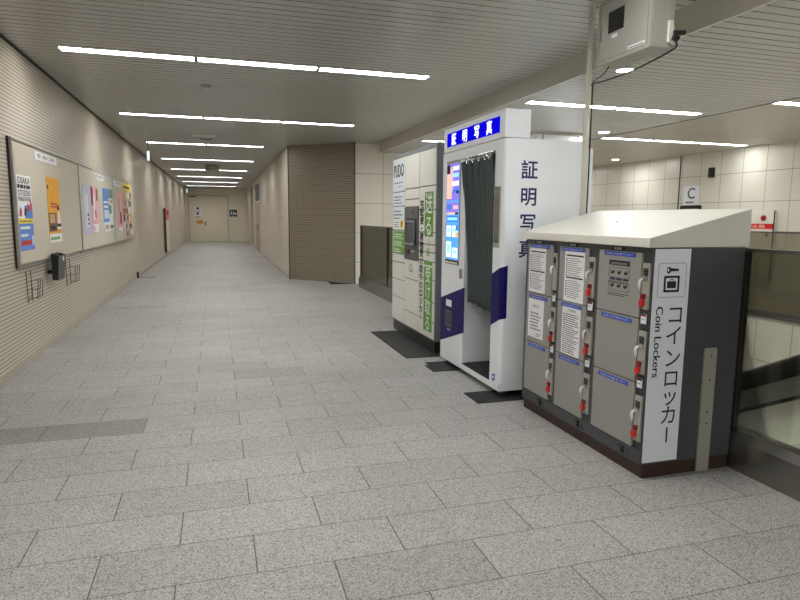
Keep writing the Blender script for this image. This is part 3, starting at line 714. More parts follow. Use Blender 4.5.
# ------------------------------------------------------------------ parcel locker
def parcel():
    PX, PB, ya, yb = 2.215, 2.80, 6.02, 7.645
    t = T('parcel_locker', 'tall white and green parcel locker with a touch screen terminal', 'parcel locker', (2.5, 6.83, 0))
    f = FX(PX)
    q = MB(); q.box(PX+.015, PB, ya+.03, yb-.02, .006, .13, 'black_plastic'); t.part('plinth', q)
    q = MB(); q.box(PX+.006, PB, ya, yb, .13, 2.238, 'parcel_grey'); t.part('cabinet', q, bevel=.004)
    e = .013
    def door(y1, y0, z1, z0, nm='door', mat='parcel_white', lab=None):
        q = MB(); q.fbox(f, -y1+e/2, -y0-e/2, z0+e/2, z1-e/2, -.006, .004, mat); return t.part(nm, q, label=lab)
    C = [(7.640,7.107),(7.107,6.565),(6.565,6.030)]
    for z1, z0 in ((2.190,1.775),(1.775,1.600),(1.600,1.300),(1.300,1.005),(1.005,.90),(.90,.68),(.68,.45),(.45,.145)): 
        d = door(*C[0], z1, z0)
        if z1 == 2.190:
            q = MB(); q.fbox(f, -7.60, -7.14, 1.79, 2.15, .004, .0052, 'pale_blue'); q.text(f, 'PUDO', -7.37, 2.035, .155, 'parcel_ink', w=.41, bold=.06, z=.0062)
            q.fbox(f, -7.24, -7.20, 1.985, 2.005, .0062, .007, 'green'); q.lines(f, -7.58, -7.16, 1.91, 1.88, 1, 'ink_grey', .5, .1, z=.0062); q.lines(f, -7.4, -7.16, 1.86, 1.84, 1, 'ink_grey', .4, z=.0062)
            t.part('brand_panel', q, d, label='pale panel with black letters')
        elif z1 == 1.775 or z1 == 1.600:
            q = MB(); q.fbox(f, -7.60, -7.14, z0+.01, z1-.01, .004, .0052, 'pale_blue'); q.lines(f, -7.57, -7.19, z1-.03, z0+.03 if z1 > 1.7 else 1.44, 3, 'ink_grey', .4, z=.0062)
            if z1 == 1.600:
                q.fbox(f, -7.60, -7.14, 1.315, 1.44, .0052, .006, 'poster_white'); q.lines(f, -7.56, -7.33, 1.42, 1.34, 3, 'ink_grey', .4, z=.0068); q.fbox(f, -7.29, -7.16, 1.325, 1.43, .006, .0068, 'poster_yellow'); q.fbox(f, -7.26, -7.19, 1.35, 1.41, .0068, .0074, 'poster_brown')
            t.part('guide_panel', q, d)
        elif z1 == 1.300:
            for k in range(3):
                q = MB(); a = 1.29-k*.095; q.fbox(f, -7.60, -7.12, a-.088, a, .004, .0056, 'green_soft'); q.lines(f, -7.55, -7.2, a-.02, a-.075, 2, 'poster_white', .45, z=.0064); t.part('green_label', q, d, label='green label with white print')
    for z1, z0 in ((2.188,1.795),(1.795,1.672),(1.672,1.585),(.965,.73),(.73,.33),(.33,.145)):
        d = door(*C[1], z1, z0)
        if z1 == .965:
            q = MB(); o = f.p(-6.84, .865, .0048); q.ring(o, f.n, .05, .003, 'ink_grey', n=24, k=6); q.text(f, 'PUDO', -6.84, .835, .03, 'ink_grey', w=.16, z=.0052); t.part('emblem', q, d)
    for z1, z0 in ((2.186,1.80),(1.80,1.545),(1.545,1.30),(1.30,1.17),(1.17,1.085),(1.085,.985),(.985,.79),(.79,.55),(.55,.33),(.33,.145)): door(*C[2], z1, z0)
    # terminal
    q = MB(); q.fbox(f, -7.100, -6.570, .972, 1.580, -.004, .012, 'parcel_dark'); tm = t.part('terminal', q, bevel=.004, label='dark grey terminal with tilted screen')
    q = MB(); q.fbox(f, -7.03, -6.63, 1.14, 1.45, .012, .014, 'black_plastic'); t.part('recess', q, tm)
    q = MB(); q.add([f.p(-6.99,1.16,.034), f.p(-6.67,1.16,.034), f.p(-6.67,1.40,.016), f.p(-6.99,1.40,.016)], [(0,1,2,3)], 'charcoal')
    for a, b in (((-7.0,1.15,.036),(-7.0,1.41,.018)), ((-6.66,1.15,.036),(-6.66,1.41,.018)), ((-7.0,1.15,.036),(-6.66,1.15,.036)), ((-7.0,1.41,.018),(-6.66,1.41,.018))): q.cyl(f.p(*a), f.p(*b), .012, 'parcel_grey', n=8)
    t.part('touch_screen', q, tm)
    q = MB(); q.fbox(f, -7.0, -6.89, 1.02, 1.085, .012, .02, 'black_plastic'); t.part('card_slot', q, tm)
    q = MB(); q.fbox(f, -6.80, -6.68, 1.055, 1.08, .012, .018, 'frame_alu'); t.part('receipt_slot', q, tm)
    q = MB(); o = f.p(-6.78, 1.515, .012); q.cyl(o, o+f.n*.006, .02, 'dark_red', n=14); t.part('camera_lens', q, tm, smooth=True)
    # green strip and lettering on the third column
    def green(z1, z0, txt, size):
        size *= .95
        q = MB(); q.fbox(f, -6.365, -6.095, z0, z1, .004, .0055, 'green'); n = len(txt); st = (z1-z0)/max(n, 1)
        for i, ch in enumerate(txt): q.em(f, ch, -6.23, z1-st*(i+.5), size, 'poster_white', bold=.006, z=.0066)
        t.part('green_panel', q, label='green strip with white upright characters')
    green(1.735, 1.255, '送る', .235); green(.985, .945, '', .2); green(.925, .215, '受け取る', .18)
    q = MB(); q.text(f, '&', -6.235, 1.085, .085, 'green', w=.11, z=.0052, bold=.03); q.em(f, '◇', -6.235, 1.19, .09, 'green', z=.0052)
    s = '宅配便・荷物受け取りのロッカー'; st = (1.66-.30)/len(s)
    for i, ch in enumerate(s):
        if ch != 'ー': q.em(f, ch, -6.462, 1.655-st*(i+.5), st*.95, 'ink', bold=.05, z=.0058, sx=1.45)
        else: q.fbox(f, -6.47, -6.455, 1.655-st*(i+.9), 1.655-st*(i+.1), .004, .0052, 'ink_grey')
    t.part('lettering', q, label='small black upright lettering')
parcel()
q = MB(); q.box(1.860, 2.70, 5.885, 7.42, 0, .006, 'black_rubber'); one('floor_mat', q, 'large black mat in front of the parcel locker', 'mat', (2.0,6.6,0), bevel=.003)

# ------------------------------------------------------------------ pole, electrical box, cable
q = MB(); q.cyl((2.795,4.235,0),(2.795,4.235,Zc),.021,'pole_cream',n=18); q.cyl((2.795,4.235,2.52),(2.795,4.235,2.56),.026,'pole_cream',n=18); q.cyl((2.795,4.235,0),(2.795,4.235,.012),.05,'pole_cream',n=18)
one('conduit_pole', q, 'slim cream pole rising behind the coin lockers to the ceiling', 'pole', (2.795,4.235,0), smooth=True)
def ebox():
    X0, X1, ya, yb, z0, z1 = 2.65, 2.83, 3.373, 3.927, 2.538, 2.965
    t = T('electrical_box', 'pale grey electrical box hung from the ceiling beside the pole', 'electrical box', (2.74,3.65,z0))
    q = MB(); q.box(X0+.018, X1, ya, yb, z0, z1, 'box_grey'); t.part('casing', q, bevel=.004)
    q = MB(); q.box(X0, X0+.016, ya-.004, yb+.004, z0-.004, z1+.004, 'box_grey'); d = t.part('door', q, bevel=.005)
    f = FX(X0)
    q = MB()
    for a, b, c, e in ((-yb+.022,-ya-.022,z0+.022,z0+.026),(-yb+.022,-ya-.022,z1-.026,z1-.022),(-yb+.022,-yb+.026,z0+.022,z1-.022),(-ya-.026,-ya-.022,z0+.022,z1-.022)): q.fbox(f, a, b, c, e, 0, .0012, 'ink_grey')
    t.part('gasket_line', q, d)
    q = MB(); q.fbox(f, -3.805, -3.640, 2.728, 2.868, 0, .004, 'black_plastic'); t.part('window', q, d, label='small black window')
    q = MB(); q.fbox(f, -3.885, -3.865, 2.69, 2.78, 0, .010, 'chrome').fbox(f, -3.892, -3.872, 2.70, 2.74, .0, .006, 'black_plastic'); t.part('handle', q, d)
    q = MB(); q.fbox(f, -3.765, -3.705, 2.688, 2.712, 0, .0015, 'white_sheet'); t.part('name_label', q, d)
    q = MB(); q.fbox(f, -3.585, -3.415, 2.568, 2.590, 0, .0015, 'white_sheet'); q.lines(f, -3.58, -3.42, 2.588, 2.571, 1, 'ink_grey', .5, .1, z=.0022); t.part('warning_label', q, d)
    q = MB(); q.box(X1-.03, X1, ya+.06, ya+.10, z1, Zc, 'box_grey').box(X1-.03, X1, yb-.10, yb-.06, z1, Zc, 'box_grey').box(X0+.05, X0+.08, ya+.06, ya+.10, z1, Zc, 'box_grey').box(X0+.05, X0+.08, yb-.10, yb-.06, z1, Zc, 'box_grey'); t.part('ceiling_bracket', q)
    q = MB(); q.box(2.79, 2.825, ya-.004, ya-.001, z0+.0, z0+.42, 'box_grey'); t.part('side_rail', q)
ebox()
t = T('plug_connector', 'black plug in a white bracket on the side of the electrical box', 'plug', (2.81,3.35,2.62))
q = MB(); q.prism([(2.775,3.367,2.70),(2.800,3.367,2.70),(2.822,3.367,2.60),(2.822,3.367,2.555),(2.775,3.367,2.57)], (0,-.022,0), 'cream_metal'); t.part('bracket', q)
q = MB(); q.cyl((2.80,3.335,2.622),(2.87,3.320,2.625),.016,'black_plastic',n=14).cyl((2.795,3.335,2.60),(2.83,3.330,2.585),.020,'black_plastic',n=14).cyl((2.825,3.328,2.592),(2.845,3.325,2.575),.009,'white_sheet',n=10); t.part('plug', q, smooth=True)
def spline(pts, n=10):
    P = [Vector(p) for p in pts]; P = [P[0]*2-P[1]]+P+[P[-1]*2-P[-2]]; out = []
    for i in range(1, len(P)-2):
        for k in range(n):
            s = k/n; a, b, c, d = P[i-1], P[i], P[i+1], P[i+2]
            out.append(.5*((2*b)+(c-a)*s+(2*a-5*b+4*c-d)*s*s+(3*b-a-3*c+d)*s**3))
    return out+[P[-2]]
q = MB(); q.tube(spline([(2.815,3.330,2.575),(2.815,3.352,2.527),(2.79,3.70,2.475),(2.80,4.05,2.475),(2.815,4.19,2.49),(2.820,4.215,2.46),(2.822,4.218,2.2),(2.822,4.218,1.5)]), .006, 'black_plastic', n=8)
one('power_cable', q, 'black cable sagging from the plug to the pole and running down it', 'cable', (2.8,3.9,2.5), smooth=True)
q = MB(); q.tube(spline([(2.72,3.88,2.533),(2.74,3.98,2.50),(2.77,4.12,2.49),(2.80,4.205,2.475)]), .005, 'black_plastic', n=8)
one('signal_cable', q, 'short black cable from the underside of the electrical box to the pole', 'cable', (2.74,4.0,2.5), smooth=True)

# ------------------------------------------------------------------ escalator hall: things on the tiled wall
f = FX(XE)
t = T('letter_sign', 'white square sign with a black letter C on the tiled wall', 'sign', (XE,12.46,1.8))
q = MB(); q.fbox(f, -12.70, -12.20, 1.84, 2.31, 0, .02, 'sign_white'); t.part('plate', q, bevel=.004)
q = MB(); q.text(f, 'C', -12.45, 2.12, .26, 'ink', bold=.02, z=.021); q.lines(f, -12.62, -12.32, 1.925, 1.885, 1, 'ink', .9, .1, z=.021); t.part('lettering', q)
t = T('black_sign', 'black sign with white print just under the letter C sign', 'sign', (XE,12.46,1.5))
q = MB(); q.fbox(f, -12.78, -12.10, 1.50, 1.825, 0, .03, 'black_plastic'); t.part('plate', q, bevel=.004)
q = MB(); q.lines(f, -12.72, -12.16, 1.79, 1.55, 3, 'poster_white', .4, .2, z=.031); t.part('lettering', q)
t = T('wall_camera', 'small black device high on the tiled wall right of the letter sign', 'wall device', (XE,11.83,2.57))
q = MB(); q.fbox(f, -11.92, -11.76, 2.47, 2.70, 0, .06, 'black_plastic'); t.part('body', q, bevel=.01)
q = MB(); o = f.p(-11.84, 2.56, .06); q.cyl(o, o+f.n*.02, .045, 'frame_dark', n=18); t.part('lens', q, smooth=True)
t = T('fire_hydrant_cabinet', 'white fire hydrant cabinet with red band and lamps on the tiled wall', 'hydrant cabinet', (XE,10.55,.2))
H = FX(XE-.001); h = .09; ya, yb = 9.995, 10.85
q = MB(); q.fbox(H, -yb, -ya, .19, 1.672, 0, h, 'cream_metal'); t.part('body', q, bevel=.006)
q = MB(); q.fbox(H, -yb+.03, -ya-.06, .22, 1.24, h, h+.012, 'cork_panel_pale'); d = t.part('door', q)
q = MB(); q.fbox(H, -ya-.14, -ya-.10, 1.13, 1.20, h+.012, h+.03, 'frame_dark'); t.part('handle', q, d)
q = MB(); q.fbox(H, -yb, -ya, 1.29, 1.40, h, h+.004, 'red'); q.text(H, '消火栓', -10.43, 1.345, .075, 'poster_white', w=.5, z=h+.0055, bold=.03); t.part('red_band', q, label='red band with white characters')
q = MB(); o = H.p(-10.235, 1.52, h); q.cyl(o, o+H.n*.02, .062, 'dark_red', n=24); q.ring(o+H.n*.02, H.n, .05, .008, 'red', n=24, k=6); t.part('alarm_button', q, smooth=True)
q = MB(); o = H.p(-10.62, 1.52, h); q.cyl(o, o+H.n*.06, .062, 'red', n=24, r2=.045); t.part('indicator_lamp', q, smooth=True)
q = MB(); q.fbox(H, -ya, -ya+.006, .19, 1.68, h-.03, h, 'frame_dark'); t.part('edge_strip', q)
# steel-clad pillar in the well, ceiling hatch panels
q = MB(); q.box(5.02, 5.86, 9.0, 9.7, -4.2, 2.82, 'white_metal').box(4.93, 5.93, 8.95, 9.8, 2.82, ZM, 'soffit')
for x in (5.13, 5.78): q.box(x, x+.012, 8.994, 9.0, -4.2, 2.82, 'joint_dark')
struct('pillar', q)

# ------------------------------------------------------------------ left wall: boards, posters, racks
f = FXP(XL)
BD = .042
def board(ya, yb, z0, z1, panel, label, shine):
    t = T('notice_board', label, 'notice board', (XL, (ya+yb)/2, z0), 'notice boards on the tiled wall')
    q = MB(); q.fbox(f, ya+.02, yb-.02, z0+.02, z1-.02, .002, BD, panel); t.part('panel', q)
    q = MB(); w = .035
    q.fbox(f, ya, yb, z1-w, z1, .002, BD, 'frame_alu').fbox(f, ya, yb, z0, z0+w, .002, BD, 'frame_alu').fbox(f, ya, ya+w, z0+w, z1-w, .002, BD, 'frame_alu').fbox(f, yb-w, yb, z0+w, z1-w, .002, BD, 'frame_alu')
    t.part('frame', q, bevel=.004)
    q = MB(); q.fbox(f, ya-.012, ya-.001, z0-.005, z1+.005, .002, .020, 'frame_dark'); t.part('edge_trim', q, label='dark edge strip')
    return t
board(6.50, 9.33, .950, 2.165, 'cork_panel', 'nearest beige notice board with two posters', 1)
board(9.36, 12.24, .940, 2.165, 'cork_panel_pale', 'middle pale notice board with four narrow posters', 1)
board(12.27, 14.95, .935, 2.165, 'cork_panel_pale', 'furthest notice board with a crowded yellow-topped poster', 1)
PZ = BD
def sheet(nm, label, cat, x0, x1, z0, z1, base, rects, extra=None, group=None):
    x0, x1, z0, z1 = x0*.977, x1*.977, 1.45+(z0-1.45)*.977, 1.45+(z1-1.45)*.977
    q = MB(); q.fbox(f, x0, x1, z0, z1, PZ-.00005, PZ+.004, base); w, h = x1-x0, z1-z0; z = PZ+.0045
    for i, (a, b, c, d, mm) in enumerate(rects): q.fbox(f, x0+a*w, x0+b*w, z0+c*h, z0+d*h, PZ+.004, z+.00012*i, mm)
    if extra: extra(q, x0, z0, w, h, z+.00012*len(rects)+.001)
    return one(nm, q, label, cat, (XL+PZ, (x0+x1)/2, z0), group)
G = 'posters pinned on the notice boards'
def marathon(q, x, y, w, h, z):
    q.text(f, 'OSAKA', x+w*.5, y+h*.93, h*.085, 'ink', w=w*.86, bold=.02, z=z)
    for i, (a, b) in enumerate(((.05,.20),(.24,.44),(.48,.62),(.66,.93))): q.fbox(f, x+w*a, x+w*b, y+h*.825, y+h*.872, z-.001, z, 'ink')
    q.text(f, 'CITIZENS', x+w*.5, y+h*.765, h*.07, 'ink', w=w*.86, bold=.02, z=z); q.text(f, 'MARATHON', x+w*.5, y+h*.685, h*.062, 'ink', w=w*.86, bold=.02, z=z)
    for a, b, mm in ((.06,.46,'poster_red'),(.22,.5,'poster_white'),(.38,.47,'ink_navy'),(.60,.52,'poster_red'),(.80,.55,'poster_red')):
        q.fpoly(f, [(x+w*a,y+h*b),(x+w*(a+.14),y+h*(b-.01)),(x+w*(a+.18),y+h*(b+.08)),(x+w*(a+.07),y+h*(b+.12))], z-.001, z, mm)
    q.lines(f, x+w*.08, x+w*.95, y+h*.405, y+h*.385, 1, 'ink', .6, .1, z=z)
    q.lines(f, x+w*.06, x+w*.75, y+h*.325, y+h*.285, 1, 'poster_white', .9, .1, z=z); q.lines(f, x+w*.06, x+w*.6, y+h*.225, y+h*.185, 1, 'poster_white', .9, .1, z=z)
sheet('poster', 'white and blue marathon poster with bold black letters', 'poster', 6.69, 7.17, 1.100, 1.840, 'poster_white',
      [(0,1,0,.36,'poster_blue'),(.45,1,.36,.60,'poster_blue'),(0,1,.36,.425,'poster_yellow'),(.06,.80,.07,.135,'poster_red'),(.84,.97,.06,.19,'pale_blue')], marathon, G)
def yellowp(q, x, y, w, h, z):
    for i in range(3): q.text(f, 'もよおし'[i], x+w*.35, y+h*(.84-i*.09), h*.06, 'poster_red' if i else 'poster_white', z=z)
    q.lines(f, x+w*.2, x+w*.75, y+h*.63, y+h*.54, 2, 'poster_red', .6, .2, z=z)
    q.fpoly(f, [(x+w*.62,y+h*.2),(x+w*.96,y+h*.2),(x+w*.93,y+h*.42),(x+w*.80,y+h*.55),(x+w*.74,y+h*.40)], z-.001, z, 'poster_white')
    q.fpoly(f, [(x+w*.72,y+h*.50),(x+w*.86,y+h*.50),(x+w*.86,y+h*.58),(x+w*.72,y+h*.58)], z-.001, z+.001, 'ink')
    q.fbox(f, x+w*.62, x+w*.96, y+h*.24, y+h*.29, z, z+.001, 'ink')
    q.lines(f, x+w*.08, x+w*.9, y+h*.10, y+h*.04, 1, 'green', .7, .2, z=z)
sheet('poster', 'orange festival poster with a dark lower half on the nearest board', 'poster', 7.80, 8.37, 1.136, 1.880, 'poster_orange',
      [(0,.62,.17,.46,'poster_brown'),(.08,.5,.30,.44,'poster_tan'),(.1,.55,.20,.26,'ink'),(0,1,0,.135,'poster_white'),(.02,.1,.82,.88,'ink')], yellowp, G)
def plaque(x0, x1, z0, z1, label, txt):
    x0, x1, z0, z1 = x0*.977, x1*.977, 1.45+(z0-1.45)*.977, 1.45+(z1-1.45)*.977
    q = MB(); q.fbox(f, x0, x1, z0, z1, BD-.0001, BD+.006, 'poster_white'); q.text(f, txt, (x0+x1)/2, (z0+z1)/2+.008, (z1-z0)*.5, 'ink', w=(x1-x0)*.8, bold=.02, z=BD+.007)
    one('title_plate', q, label, 'title plate', (XL+BD, (x0+x1)/2, z0), 'title plates on the notice boards')
PZ0 = PZ
plaque(7.40, 8.32, 2.035, 2.125, 'white title plate at the top of the nearest notice board', '催し物のご案内')
plaque(10.75, 11.55, 2.03, 2.115, 'white title plate at the top of the middle notice board', '駅からのお知らせ')
plaque(12.62, 13.50, 2.02, 2.115, 'white title plate at the top of the furthest notice board', 'ご案内')
sheet('poster', 'lilac poster with dark red marks, leftmost on the middle board', 'poster', 9.78, 10.34, 1.17, 1.90, 'poster_lilac', [(.3,.55,.15,.8,'poster_white'),(.42,.62,.20,.24,'poster_crimson'),(.42,.62,.28,.33,'poster_crimson'),(.42,.62,.37,.43,'poster_crimson'),(.05,.2,.1,.9,'pale_blue')], None, G)
sheet('poster', 'pink poster beside the lilac one on the middle board', 'poster', 10.36, 10.95, 1.17, 1.91, 'poster_pink', [(.0,.25,.6,.97,'poster_crimson'),(.28,.5,.30,.8,'poster_white'),(.45,.62,.33,.5,'poster_brown'),(.1,.9,.03,.2,'poster_white'),(.7,.95,.7,.95,'poster_brown'),(.15,.4,.06,.16,'poster_pink')], None, G)
sheet('poster', 'blue poster in the middle of the middle board', 'poster', 11.40, 11.96, 1.18, 1.92, 'poster_blue', [(.1,.9,.66,.7,'poster_white'),(.1,.8,.55,.6,'poster_white'),(0,1,0,.22,'poster_white'),(.1,.9,.30,.5,'pale_blue'),(.2,.8,.05,.15,'poster_tan')], None, G)
sheet('poster', 'green and white poster rightmost on the middle board', 'poster', 11.98, 12.42, 1.20, 1.92, 'poster_white', [(0,1,.78,1,'poster_teal'),(.0,.6,.40,.62,'poster_teal'),(.2,.9,.66,.75,'poster_tan'),(.1,.9,.03,.12,'ink_grey'),(.5,.9,.2,.35,'pale_blue')], None, G)
sheet('poster', 'tall pink poster leftmost on the furthest board', 'poster', 12.95, 13.66, 1.14, 1.90, 'poster_pink', [(.15,.5,.5,.9,'poster_tan'),(.4,.7,.2,.5,'poster_crimson'),(.1,.9,.02,.12,'poster_white')], None, G)
rs = []
cols_ = ['poster_tan','ink','poster_white','poster_crimson','poster_lilac','poster_teal','poster_brown','poster_orange','pale_blue']
for i in range(5):
    for j in range(6):
        rs.append((.03+i*.19, .03+i*.19+random.uniform(.12,.18), .03+j*.14, .03+j*.14+random.uniform(.08,.13), random.choice(cols_)))
rs.append((0,1,.87,1,'poster_yellow')); rs.append((.1,.8,.91,.95,'ink'))
sheet('poster', 'large crowded poster with a yellow top band on the furthest board', 'poster', 13.72, 15.05, .99, 2.13, 'poster_tan', rs, None, G)
# leaflet box
t = T('leaflet_box', 'black leaflet box hanging below the nearest notice board', 'leaflet box', (XL, 7.65, .71))
y0, y1 = 7.50, 7.80
def fq(pts, mm): q.prism([f.p(y0, b, a) for a, b in pts], (0, y1-y0, 0), mm)
q = MB(); fq([(BD+.03,1.03),(BD+.045,1.03),(BD+.045,.735),(BD+.03,.735)], 'charcoal')
fq([(BD+.045,.735),(BD+.085,.735),(BD+.105,1.005),(BD+.095,1.005),(BD+.075,.745),(BD+.045,.745)], 'charcoal'); t.part('body', q)
for sd in (y0-.008, y1):
    q = MB(); q.prism([f.p(sd, b, a) for a, b in [(BD+.03,.735),(BD+.085,.735),(BD+.105,1.005),(BD+.03,1.03)]], (0,.008,0), 'black_plastic'); t.part('side_panel', q)
q = MB(); q.prism([f.p(y0+.1, b, a) for a, b in [(.0,.80),(BD+.03,.80),(BD+.03,.84),(.0,.84)]], (0,.1,0), 'black_plastic'); t.part('wall_mount', q)
q = MB(); o = f.p(7.70, .965, BD+.101); q.cyl(o, o+Vector((.006,0,0)), .03, 'poster_white', n=16); t.part('emblem', q)
def rack(ya, yb, z0, z1, label):
    t = T('wire_rack', label, 'wire rack', (XL, (ya+yb)/2, z0), 'wire leaflet racks under the notice board')
    q = MB(); r = .0042; m_ = 'wire'; k = (yb-ya)
    for y in (ya, ya+k*.42):
        q.cyl(f.p(y, z1, .012), f.p(y+.02, z0, .012), r, m_, n=6)
    for z in (z1, z1-(z1-z0)*.33, z0+(z1-z0)*.4, z0+.03): q.cyl(f.p(ya, z, .012), f.p(ya+k*.42, z, .012), r, m_, n=6)
    t.part('back_frame', q)
    q = MB()
    for y in (ya+k*.5, ya+k*.72, yb): q.cyl(f.p(y, z1-.1, .07), f.p(y+.01, z0+.02, .05), r, m_, n=6)
    for z in (z1-.1, z0+.12, z0+.03): q.cyl(f.p(ya+k*.42, z, .014), f.p(ya+k*.5, z, .062), r, m_, n=6).cyl(f.p(ya+k*.5, z, .062), f.p(yb, z, .062), r, m_, n=6)
    t.part('basket', q)
rack(6.76, 7.12, .585, .895, 'black wire rack on the wall under the marathon poster')
rack(8.42, 8.92, .575, .900, 'black wire rack on the wall right of the leaflet box')

# things far down the passage
f = FXP(wl(24.0)+.012)
t = T('fire_cabinet', 'narrow pale fire equipment cabinet with red sign down the left wall', 'fire cabinet', (XL, 24.3, .2))
q = MB(); q.fbox(f, 23.1, 24.8, .19, 1.72, .002, .055, 'door_beige'); t.part('body', q)
q = MB(); q.fbox(f, 23.06, 23.1, .17, 1.74, .002, .06, 'frame_dark'); t.part('edge_strip', q)
q = MB(); q.fbox(f, 23.2, 24.6, 1.30, 1.70, .055, .062, 'red'); q.text(f, '消火栓', 23.95, 1.40, .12, 'poster_white', w=.8, z=.064); o = f.p(23.95, 1.57, .062); q.cyl(o, o+f.n*.02, .07, 'dark_red', n=16); t.part('red_sign', q, label='red sign')
q = MB(); q.box(XL+.012, XL+.05, 15.36, 15.42, 0, .15, 'frame_dark'); one('door_stop', q, 'small dark block at the foot of the left wall past the boards', 'door stop', (XL,15.4,0))
q = MB(); q.box(XL+.02, -1.38, 15.46, 15.58, 0, .003, 'steel_dark'); o = one('floor_strip', q, 'dark expansion strip set into the floor by the left wall', 'floor strip', (-1.3,15.5,0))
def hang(x, y, label):
    t = T('hanging_lamp', label, 'hanging lamp', (x, y, Zc), 'small lamps hung from the passage ceiling')
    q = MB(); q.cyl((x, y, 2.86), (x, y, Zc-.012), .012, 'frame_dark', n=10); q.cyl((x, y, Zc-.012), (x, y, Zc), .03, 'frame_dark', n=14); t.part('rod', q)
    q = MB(); q.box(x-.026, x+.026, y-.05, y+.05, 2.65, 2.86, 'white_sheet'); t.part('housing', q, bevel=.004)
    q = MB(); q.box(x-.020, x+.020, y-.056, y-.0505, 2.665, 2.85, 'scr_white'); t.part('lens', q, label='lit white lens')
hang(-1.365, 14.60, 'small white lamp hung at the left end of the third strip light')
hang(-1.36, 33.6, 'small white lamp hung near the far end of the passage')
t = T('ceiling_speaker', 'grey round-cornered unit hung from the middle of the passage ceiling', 'ceiling unit', (-.04, 20.5, Zc))
q = MB(); q.cyl((-.045,20.5,2.86),(-.045,20.5,3.045),.215,'grey_unit',n=32); t.part('housing', q, smooth=True, bevel=.01)
q = MB(); q.cyl((-.045,20.5,3.045),(-.045,20.5,Zc),.10,'grey_unit',n=20); t.part('mount', q)
def hatch(y, x0, x1, w, label):
    t = T('ceiling_hatch', label, 'ceiling hatch', (x0, y, Zc)); q = MB(); e = .018
    q.box(x0, x1, y, y+e, Zc-.006, Zc-.001, 'frame_alu').box(x0, x1, y+w-e, y+w, Zc-.006, Zc-.001, 'frame_alu').box(x0, x0+e, y+e, y+w-e, Zc-.006, Zc-.001, 'frame_alu').box(x1-e, x1, y+e, y+w-e, Zc-.006, Zc-.001, 'frame_alu'); t.part('frame', q)
    q = MB(); q.box(x0+e, x1-e, y+e, y+w-e, Zc-.004, Zc-.001, 'soffit'); t.part('panel', q)
hatch(12.95, -.39, .08, .42, 'square hatch in the middle of the passage ceiling')
t = T('ceiling_vent', 'dark slotted vent in the ceiling behind the hatch', 'ceiling vent', (-.1, 13.8, Zc)); q = MB(); q.box(-.24, -.01, 13.72, 13.95, Zc-.012, Zc-.001, 'steel_dark'); t.part('grille', q)
for x, y, lab in ((-.15, 16.4, 'small round smoke detector beyond the vent in the passage ceiling'), (-.06, 8.2, 'small round detector between the two long strip lights')):
    t = T('smoke_detector', lab, 'smoke detector', (x, y, Zc), 'smoke detectors on the passage ceiling')
    q = MB(); q.cyl((x,y,Zc-.02),(x,y,Zc-.001),.06,'soffit',n=24); t.part('base', q, smooth=True)
    q = MB(); q.cyl((x,y,Zc-.045),(x,y,Zc-.02),.03,'soffit',n=20,r2=.045); t.part('sensor', q, smooth=True)

# end wall: double door, notices, restroom sign
g = FYN(YE)
d = MB(); d.fbox(g, -1.50, -1.43, 0, 2.70, 0, .05, 'door_frame').fbox(g, .70, .77, 0, 2.70, 0, .05, 'door_frame').fbox(g, -1.43, .70, 2.64, 2.70, 0, .05, 'door_frame'); d1 = struct('door_1', d)
for a, b in ((-1.425,-.425),(-.415,.695)):
    q = MB(); q.fbox(g, a, b, .012, 2.635, 0, .03, 'door_beige'); struct('door_leaf', q, d1)
q = MB(); o = g.p(-.56, 1.05, .03); q.cyl(o, o+g.n*.05, .03, 'steel', n=14).fbox(g, -.60, -.52, .95, 1.15, .03, .036, 'steel'); struct('door_handle', q, d1)
q = MB(); q.fbox(g, -1.42, -1.05, 2.56, 2.62, .03, .08, 'frame_dark'); struct('door_closer', q, d1)
for z, lab in ((1.90,'upper round-ended white notice on the double door'),(1.60,'lower round-ended white notice on the double door')):
    q = MB(); q.fpoly(g, [(-1.20,z),(-1.12,z-.12),(-.79,z-.12),(-.71,z),(-.79,z+.12),(-1.12,z+.12)], .031, .034, 'poster_white'); o = g.p(-.96, z+.02, .034); q.cyl(o, o+g.n*.002, .07, 'ink', n=16); q.lines(g, -1.1, -.8, z-.15, z-.19, 1, 'ink', .8, .1, z=.033)
    one('door_notice', q, lab, 'notice', (-.96, YE-.031, z), 'notices on the double door')
q = MB(); q.fpoly(g, [(-1.12,1.14),(-1.0,1.02),(-.70,1.03),(-.66,1.14),(-.74,1.25),(-1.0,1.24)], .031, .034, 'orange'); q.text(g, '注意', -.88, 1.135, .09, 'ink', z=.0355)
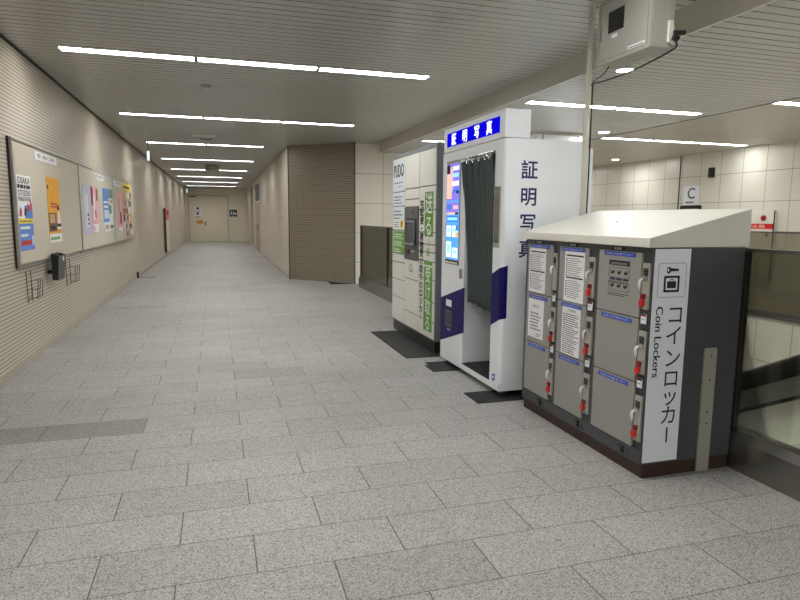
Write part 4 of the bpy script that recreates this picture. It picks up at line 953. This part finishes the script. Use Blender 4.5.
one('door_sticker', q, 'orange sticker beside the handle of the double door', 'sticker', (-.9, YE-.031, 1.1))
t = T('restroom_sign', 'dark blue pictogram sign on the end wall right of the door', 'sign', (1.02, YE, 1.44))
q = MB(); q.fbox(g, .81, 1.24, 1.44, 1.86, .001, .02, 'sign_blue'); t.part('plate', q)
q = MB()
for x in (.92, 1.04):
    o = g.p(x, 1.76, .02); q.cyl(o, o+g.n*.002, .03, 'poster_white', n=14); q.fpoly(g, [(x-.045,1.58),(x+.045,1.58),(x+.03,1.72),(x-.03,1.72)], .02, .022, 'poster_white')
q.fpoly(g, [(1.11,1.58),(1.20,1.58),(1.20,1.66),(1.15,1.72),(1.11,1.70)], .02, .022, 'poster_white'); q.lines(g, .84, 1.2, 1.53, 1.47, 1, 'poster_white', .5, .1, z=.022); t.part('pictogram', q)

# ------------------------------------------------------------------ camera, world, view
yaw, pitch, roll, fpx = 0.2948331206294211, 0.13422098440468244, 0.008648818013579487, 605.3471448694602
fw = Vector((math.sin(yaw)*math.cos(pitch), math.cos(yaw)*math.cos(pitch), -math.sin(pitch)))
r = Vector((math.cos(yaw), -math.sin(yaw), 0)); u = r.cross(fw)
r2 = r*math.cos(roll)+u*math.sin(roll); u2 = u*math.cos(roll)-r*math.sin(roll)
cam = bpy.data.cameras.new('camera'); co = bpy.data.objects.new('camera', cam); COL.objects.link(co)
M = Matrix((r2, u2, -fw)).transposed().to_4x4(); M.translation = (0, 0, 1.45); co.matrix_world = M
cam.sensor_fit = 'HORIZONTAL'; cam.sensor_width = 36; cam.lens = 36*fpx/800; cam.clip_start = .05; cam.clip_end = 200
S.camera = co
w = bpy.data.worlds.new('world'); S.world = w; w.use_nodes = True
w.node_tree.nodes['Background'].inputs[0].default_value = (1,.97,.92,1); w.node_tree.nodes['Background'].inputs[1].default_value = .02
S.view_settings.view_transform = 'Standard'; S.view_settings.look = 'None'; S.view_settings.gamma = 1; S.view_settings.use_curve_mapping = False
S.view_settings.exposure = 0.12
